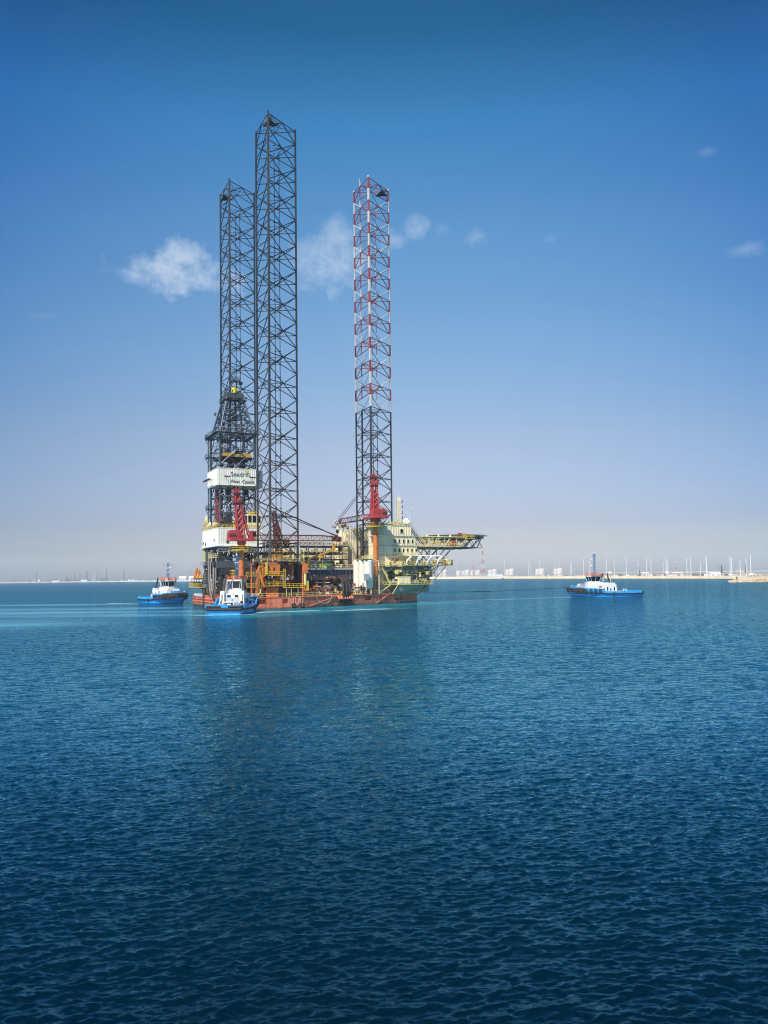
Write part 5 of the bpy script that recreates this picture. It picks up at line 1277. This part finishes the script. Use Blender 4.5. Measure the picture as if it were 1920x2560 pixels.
def water_mat():
    m = bpy.data.materials.new('sea_water'); m.use_nodes = True
    nt = m.node_tree; nt.nodes.clear(); N = nt.nodes.new; L = nt.links.new
    body = N('ShaderNodeBsdfDiffuse'); gl = N('ShaderNodeBsdfGlossy'); gl.inputs['Color'].default_value = (*GLOSS, 1); fr = N('ShaderNodeFresnel'); fr.inputs['IOR'].default_value = 1.333
    ms = N('ShaderNodeMixShader'); out = N('ShaderNodeOutputMaterial'); L(fr.outputs[0], ms.inputs[0]); L(body.outputs[0], ms.inputs[1]); L(gl.outputs[0], ms.inputs[2]); L(ms.outputs[0], out.inputs['Surface'])
    tc = N('ShaderNodeTexCoord'); P = tc.outputs['Object']
    def math(op, a, c=None, clamp=False):
        n = N('ShaderNodeMath'); n.operation = op; n.use_clamp = clamp
        for i, v in enumerate((a, c)):
            if v is None: continue
            if isinstance(v, (int, float)): n.inputs[i].default_value = v
            else: L(v, n.inputs[i])
        return n.outputs[0]
    def noise(scale, stretch=(1, 1, 1), rot=0., detail=4, rough=.6):
        mp = N('ShaderNodeMapping'); mp.inputs['Scale'].default_value = stretch; mp.inputs['Rotation'].default_value = (0, 0, rot); L(P, mp.inputs[0])
        n = N('ShaderNodeTexNoise'); n.inputs['Scale'].default_value = scale; n.inputs['Detail'].default_value = detail; n.inputs['Roughness'].default_value = rough
        L(mp.outputs[0], n.inputs['Vector']); return n
    def mapr(v, a, c, d=0., e=1.):
        n = N('ShaderNodeMapRange'); n.interpolation_type = 'SMOOTHSTEP'
        for i, q in enumerate((a, c, d, e)): n.inputs[i + 1].default_value = q
        L(v, n.inputs[0]); return n.outputs[0]
    sp = N('ShaderNodeSeparateXYZ'); L(P, sp.inputs[0]); x, y = sp.outputs[0], sp.outputs[1]
    # --- churned turquoise water thrown up by the tugs along the hull, and long wakes on the left
    def seg(x0, y0, x1, y1, w0, w1):           # soft band round a segment
        dx, dy = x1 - x0, y1 - y0; LL = dx * dx + dy * dy
        t = math('DIVIDE', math('ADD', math('MULTIPLY', math('SUBTRACT', x, x0), dx), math('MULTIPLY', math('SUBTRACT', y, y0), dy)), LL, False)
        tcl = math('MINIMUM', math('MAXIMUM', t, 0.), 1.)
        ex = math('SUBTRACT', math('SUBTRACT', x, x0), math('MULTIPLY', tcl, dx)); ey = math('SUBTRACT', math('SUBTRACT', y, y0), math('MULTIPLY', tcl, dy))
        d = math('SQRT', math('ADD', math('MULTIPLY', ex, ex), math('MULTIPLY', ey, ey)))
        return mapr(d, w0, w1, 1., 0.)
    nz = noise(.09, (.6, 1.3, 1), .4, 7, .7).outputs['Fac']
    turq = math('MAXIMUM', seg(-42, 228, 14, 286, 6, 26), seg(-40, 200, -8, 238, 4, 22))
    turq = math('MULTIPLY', turq, mapr(nz, .34, .62, .08, 1.))
    wk = math('MAXIMUM', math('MAXIMUM', math('MAXIMUM', seg(-62, 218, -210, 232, 4, 30), seg(-75, 258, -260, 262, 3, 16)), seg(-104, 306, -330, 296, 3, 16)), math('MULTIPLY', seg(-84, 172, -190, 158, 4, 34), .9))
    wkn = noise(.05, (.12, 1.6, 1), .03, 5, .6).outputs['Fac']
    wake = math('MULTIPLY', math('MULTIPLY', wk, mapr(wkn, .3, .68, .1, 1.)), mapr(noise(.10, (.3, 1.3, 1), .25, 6, .65).outputs['Fac'], .36, .6, .45, 1.))
    wake2 = math('MULTIPLY', seg(12, 296, 82, 336, 2, 7), mapr(noise(.12, (.3, 1.6, 1), .5, 4).outputs['Fac'], .4, .6, .0, .9))
    foam = math('MULTIPLY', math('MAXIMUM', turq, math('MULTIPLY', math('MAXIMUM', wake, wake2), .8)), mapr(noise(.16, (.22, 1.5, 1), .35, 7, .7).outputs['Fac'], .57, .70, 0., .9))
    wash = math('MULTIPLY', math('MAXIMUM', math('MAXIMUM', seg(-36, 217, -20, 225, .6, 3.2), seg(-13, 225, 0, 231, .6, 3.)), math('MAXIMUM', seg(-47, 203, -35, 205, .5, 2.6), seg(-97, 308, -108, 315, .5, 2.6))), mapr(noise(.35, (.4, 1.5, 1), .4, 6, .7).outputs['Fac'], .36, .58, 0., .95))
    foam = math('MAXIMUM', foam, wash)
    big = noise(.012, (.5, 1.3, 1), .2, 3, .5).outputs['Fac']
    # --- colour of the water itself, with a painted darkening near the camera
    def mix(f, a, c):
        n = N('ShaderNodeMix'); n.data_type = 'RGBA'
        if isinstance(f, (int, float)): n.inputs[0].default_value = f
        else: L(f, n.inputs[0])
        for i, v in ((6, a), (7, c)):
            if isinstance(v, tuple): n.inputs[i].default_value = (*v, 1)
            else: L(v, n.inputs[i])
        return n.outputs[2]
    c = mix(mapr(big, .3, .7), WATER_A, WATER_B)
    c = mix(mapr(math('ADD', y, math('MULTIPLY', big, 30.)), 12., 100., .985, 0.), c, (.0002, .0035, .008))      # lens falloff painted into the water colour, darker towards the camera
    c = mix(math('MULTIPLY', turq, .9), c, (.015, .22, .28))
    c = mix(math('MULTIPLY', math('MAXIMUM', wake, wake2), .85), c, (.13, .37, .48))
    c = mix(foam, c, (.62, .72, .74))
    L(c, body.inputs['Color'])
    rr = N('ShaderNodeMix'); rr.data_type = 'FLOAT'; L(foam, rr.inputs[0]); rr.inputs[2].default_value = .06; rr.inputs[3].default_value = .6
    L(rr.outputs[0], gl.inputs['Roughness'])
    # --- small waves as surface normals: ripples everywhere, plus the wider chop where the sheet itself is flat
    geo = N('ShaderNodeNewGeometry')
    def slope(n, kx, ky):
        s = N('ShaderNodeSeparateColor'); L(n.outputs['Color'], s.inputs[0])
        v = N('ShaderNodeCombineXYZ'); L(math('MULTIPLY', math('SUBTRACT', s.outputs[0], .5), kx), v.inputs[0]); L(math('MULTIPLY', math('SUBTRACT', s.outputs[1], .5), ky), v.inputs[1])
        return v.outputs[0]
    rip = slope(noise(6.0, (.6, 1.7, 1), .12, 5, .62), *RIP)
    chop = slope(noise(1.4, (.5, 1.7, 1), .12, 5, .66), *CHOP)
    patch = mapr(noise(.02, (.35, 1.4, 1), .1, 4, .6).outputs['Fac'], .3, .7, .75, 1.2)
    calm = math('SUBTRACT', 1., math('MULTIPLY', math('MAXIMUM', wake, wake2), .6))
    far = math('MAXIMUM', mapr(y, 30., 95., 0., 1.), math('MAXIMUM', mapr(y, 6., 10., 1., 0.), mapr(math('DIVIDE', math('ABSOLUTE', x), math('ADD', math('MULTIPLY', math('MAXIMUM', y, 0.), .58), 14.)), .86, 1., 0., 1.)))
    def vscale(v, f):
        n = N('ShaderNodeVectorMath'); n.operation = 'SCALE'; L(v, n.inputs[0])
        if isinstance(f, (int, float)): n.inputs['Scale'].default_value = f
        else: L(f, n.inputs['Scale'])
        return n.outputs[0]
    def vadd(a, c):
        n = N('ShaderNodeVectorMath'); n.operation = 'ADD'; L(a, n.inputs[0]); L(c, n.inputs[1]); return n.outputs[0]
    tot = vadd(vscale(rip, math('MULTIPLY', patch, calm)), vscale(chop, math('MULTIPLY', math('ADD', .12, math('ADD', math('MULTIPLY', far, .88), mapr(y, 180., 480., 0., .7))), calm)))
    nn = N('ShaderNodeVectorMath'); nn.operation = 'NORMALIZE'; L(vadd(geo.outputs['Normal'], tot), nn.inputs[0])
    for q in (gl, fr): L(nn.outputs[0], q.inputs['Normal'])
    return m
GLOSS = (.39, .83, 1.0)
WATER_A, WATER_B = (.0007, .042, .082), (.0011, .060, .112)
RIP, CHOP = (.8, 1.4), (1.8, 3.6)
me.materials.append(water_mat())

# ------------------------------------------------------------------ haze
b = MB(); b.box(-6000, 6000, -400, 6500, -2, 170)
hz = b.build('haze', []); hz['kind'] = 'stuff'; hz['label'] = 'thin pale sea haze'; hz['category'] = 'haze'
m = bpy.data.materials.new('haze_air'); m.use_nodes = True; nt = m.node_tree; nt.nodes.clear()
o_ = nt.nodes.new('ShaderNodeOutputMaterial'); pv = nt.nodes.new('ShaderNodeVolumePrincipled'); pv.inputs['Density'].default_value = .75e-4; pv.inputs['Color'].default_value = (.92, .93, 1., 1); pv.inputs['Anisotropy'].default_value = -.12
nt.links.new(pv.outputs[0], o_.inputs['Volume']); hz.data.materials.append(m)

# ------------------------------------------------------------------ sun and sky
SUN_EL = radians(52); sd = Vector((-.5, -.866, 0)).normalized()
to_sun = Vector((sd.x * cos(SUN_EL), sd.y * cos(SUN_EL), sin(SUN_EL)))
sl = bpy.data.lights.new('sun', 'SUN'); sl.energy = 4.7; sl.angle = radians(.5); sl.color = (1, .95, .87)
so = bpy.data.objects.new('sun', sl); COL.objects.link(so); so.rotation_euler = to_sun.to_track_quat('Z', 'Y').to_euler()

w = bpy.data.worlds.new('World'); scene.world = w; w.use_nodes = True; nt = w.node_tree; N = nt.nodes.new; L = nt.links.new
bg = nt.nodes['Background']; bg.inputs['Strength'].default_value = .08
sky = N('ShaderNodeTexSky'); sky.sky_type = 'NISHITA'; sky.sun_disc = False; sky.sun_elevation = SUN_EL
sky.sun_rotation = atan2(to_sun.x, to_sun.y); sky.air_density = 1.2; sky.dust_density = 1.5; sky.ozone_density = 3
tc = N('ShaderNodeTexCoord'); sp = N('ShaderNodeSeparateXYZ'); L(tc.outputs['Generated'], sp.inputs[0])
def wm(op, a, c=None):
    n = N('ShaderNodeMath'); n.operation = op
    for i, v in enumerate((a, c)):
        if v is None: continue
        if isinstance(v, (int, float)): n.inputs[i].default_value = v
        else: L(v, n.inputs[i])
    return n.outputs[0]
el = wm('ARCSINE', sp.outputs[2]); az = wm('ARCTAN2', sp.outputs[0], sp.outputs[1])
rp = N('ShaderNodeValToRGB'); L(wm('MULTIPLY', el, 1 / 1.2), rp.inputs[0])
SKYR = [(0.0, (1.104, 1.064, 1.284)), (0.016, (1.192, 1.183, 1.416)), (0.0567, (1.02, 0.934, 1.198)), (0.1396, (1.161, 1.059, 1.132)), (0.2283, (0.996, 1.188, 1.287)), (0.3374, (0.751, 1.213, 1.406)), (0.4363, (0.38, 1.097, 1.407)), (0.5178, (0.097, 0.642, 0.87)), (0.66, (0.3, 0.62, 0.8)), (0.8727, (0.48, 0.64, 0.74))]
while len(rp.color_ramp.elements) > 1: rp.color_ramp.elements.remove(rp.color_ramp.elements[-1])
for i, (p_, c_) in enumerate(SKYR):
    e = rp.color_ramp.elements[0] if i == 0 else rp.color_ramp.elements.new(p_)
    e.position = p_; e.color = (*c_, 1)
gm = N('ShaderNodeMix'); gm.data_type = 'RGBA'; gm.blend_type = 'MULTIPLY'; gm.inputs[0].default_value = 1; gm.clamp_result = False
L(sky.outputs[0], gm.inputs[6]); L(rp.outputs[0], gm.inputs[7])
vm = N('ShaderNodeMix'); vm.data_type = 'RGBA'; vm.blend_type = 'MULTIPLY'; vm.inputs[0].default_value = 1
side = N('ShaderNodeValToRGB'); side.color_ramp.elements[0].color = (1, 1, 1, 1); side.color_ramp.elements[1].color = (.42, .63, .82, 1); side.color_ramp.elements[1].position = .25
sa = wm('ABSOLUTE', az); L(wm('MULTIPLY', wm('MULTIPLY', sa, sa), wm('ADD', .65, wm('MULTIPLY', el, 1.2))), side.inputs[0])
vm.clamp_result = False; L(gm.outputs[2], vm.inputs[6]); L(side.outputs[0], vm.inputs[7]); gm = vm
# thin clouds: soft noise patches at a few bearings
mask = None
cb = N('ShaderNodeCombineXYZ'); L(az, cb.inputs[0]); L(el, cb.inputs[1])
cn = N('ShaderNodeTexNoise'); cn.inputs['Scale'].default_value = 24; cn.inputs['Detail'].default_value = 10; cn.inputs['Roughness'].default_value = .64; L(cb.outputs[0], cn.inputs['Vector'])
cn2 = N('ShaderNodeTexNoise'); cn2.inputs['Scale'].default_value = 70; cn2.inputs['Detail'].default_value = 8; cn2.inputs['Roughness'].default_value = .7; L(cb.outputs[0], cn2.inputs['Vector'])
CL = [(445, 682, 135, 52, 1.), (455, 645, 75, 38, .9), (480, 700, 95, 42, 1.), (345, 690, 70, 26, .6), (835, 660, 85, 62, .72), (850, 590, 50, 50, .55), (780, 640, 60, 50, .6), (1040, 570, 42, 30, .5), (985, 600, 40, 22, .4), (1192, 592, 34, 20, .42), (1102, 575, 22, 16, .2), (1772, 378, 22, 11, .2), (1868, 622, 48, 16, .26), (1374, 600, 20, 10, .12), (120, 790, 40, 8, .12), (760, 720, 40, 20, .3)]
for px, py, a, c, s_ in CL:
    r = ray(px, py).normalized(); a0, e0 = atan2(r.x, r.y), asin(r.z)
    dx = wm('MULTIPLY', wm('SUBTRACT', az, a0), FPX / a * .95); dy = wm('MULTIPLY', wm('SUBTRACT', el, e0), FPX / c)
    d = wm('SQRT', wm('ADD', wm('MULTIPLY', dx, dx), wm('MULTIPLY', dy, dy)))
    q = wm('MULTIPLY', wm('MAXIMUM', wm('SUBTRACT', wm('ADD', 1.05, wm('ADD', wm('MULTIPLY', wm('SUBTRACT', cn.outputs[0], .5), 2.9), wm('MULTIPLY', wm('SUBTRACT', cn2.outputs[0], .5), .8))), d), 0.), s_)
    mask = q if mask is None else wm('MAXIMUM', mask, q)
mask = wm('MINIMUM', wm('MULTIPLY', mask, wm('ADD', .32, wm('MULTIPLY', cn2.outputs[0], .55))), .56)
cm = N('ShaderNodeMix'); cm.data_type = 'RGBA'; L(mask, cm.inputs[0]); L(gm.outputs[2], cm.inputs[6]); cm.inputs[7].default_value = (6.4, 7.2, 8.2, 1)
L(cm.outputs[2], bg.inputs['Color'])

# ------------------------------------------------------------------ render settings
vs_ = scene.view_settings; vs_.view_transform = 'Standard'; vs_.look = 'None'; vs_.exposure = .5; vs_.gamma = 1; vs_.use_curve_mapping = False
cy = scene.cycles; cy.max_bounces = 6; cy.diffuse_bounces = 2; cy.glossy_bounces = 4; cy.transmission_bounces = 2; cy.volume_bounces = 1; cy.use_denoising = True; cy.filter_width = 1.15
try: cy.volume_step_rate = 1.
except Exception: pass
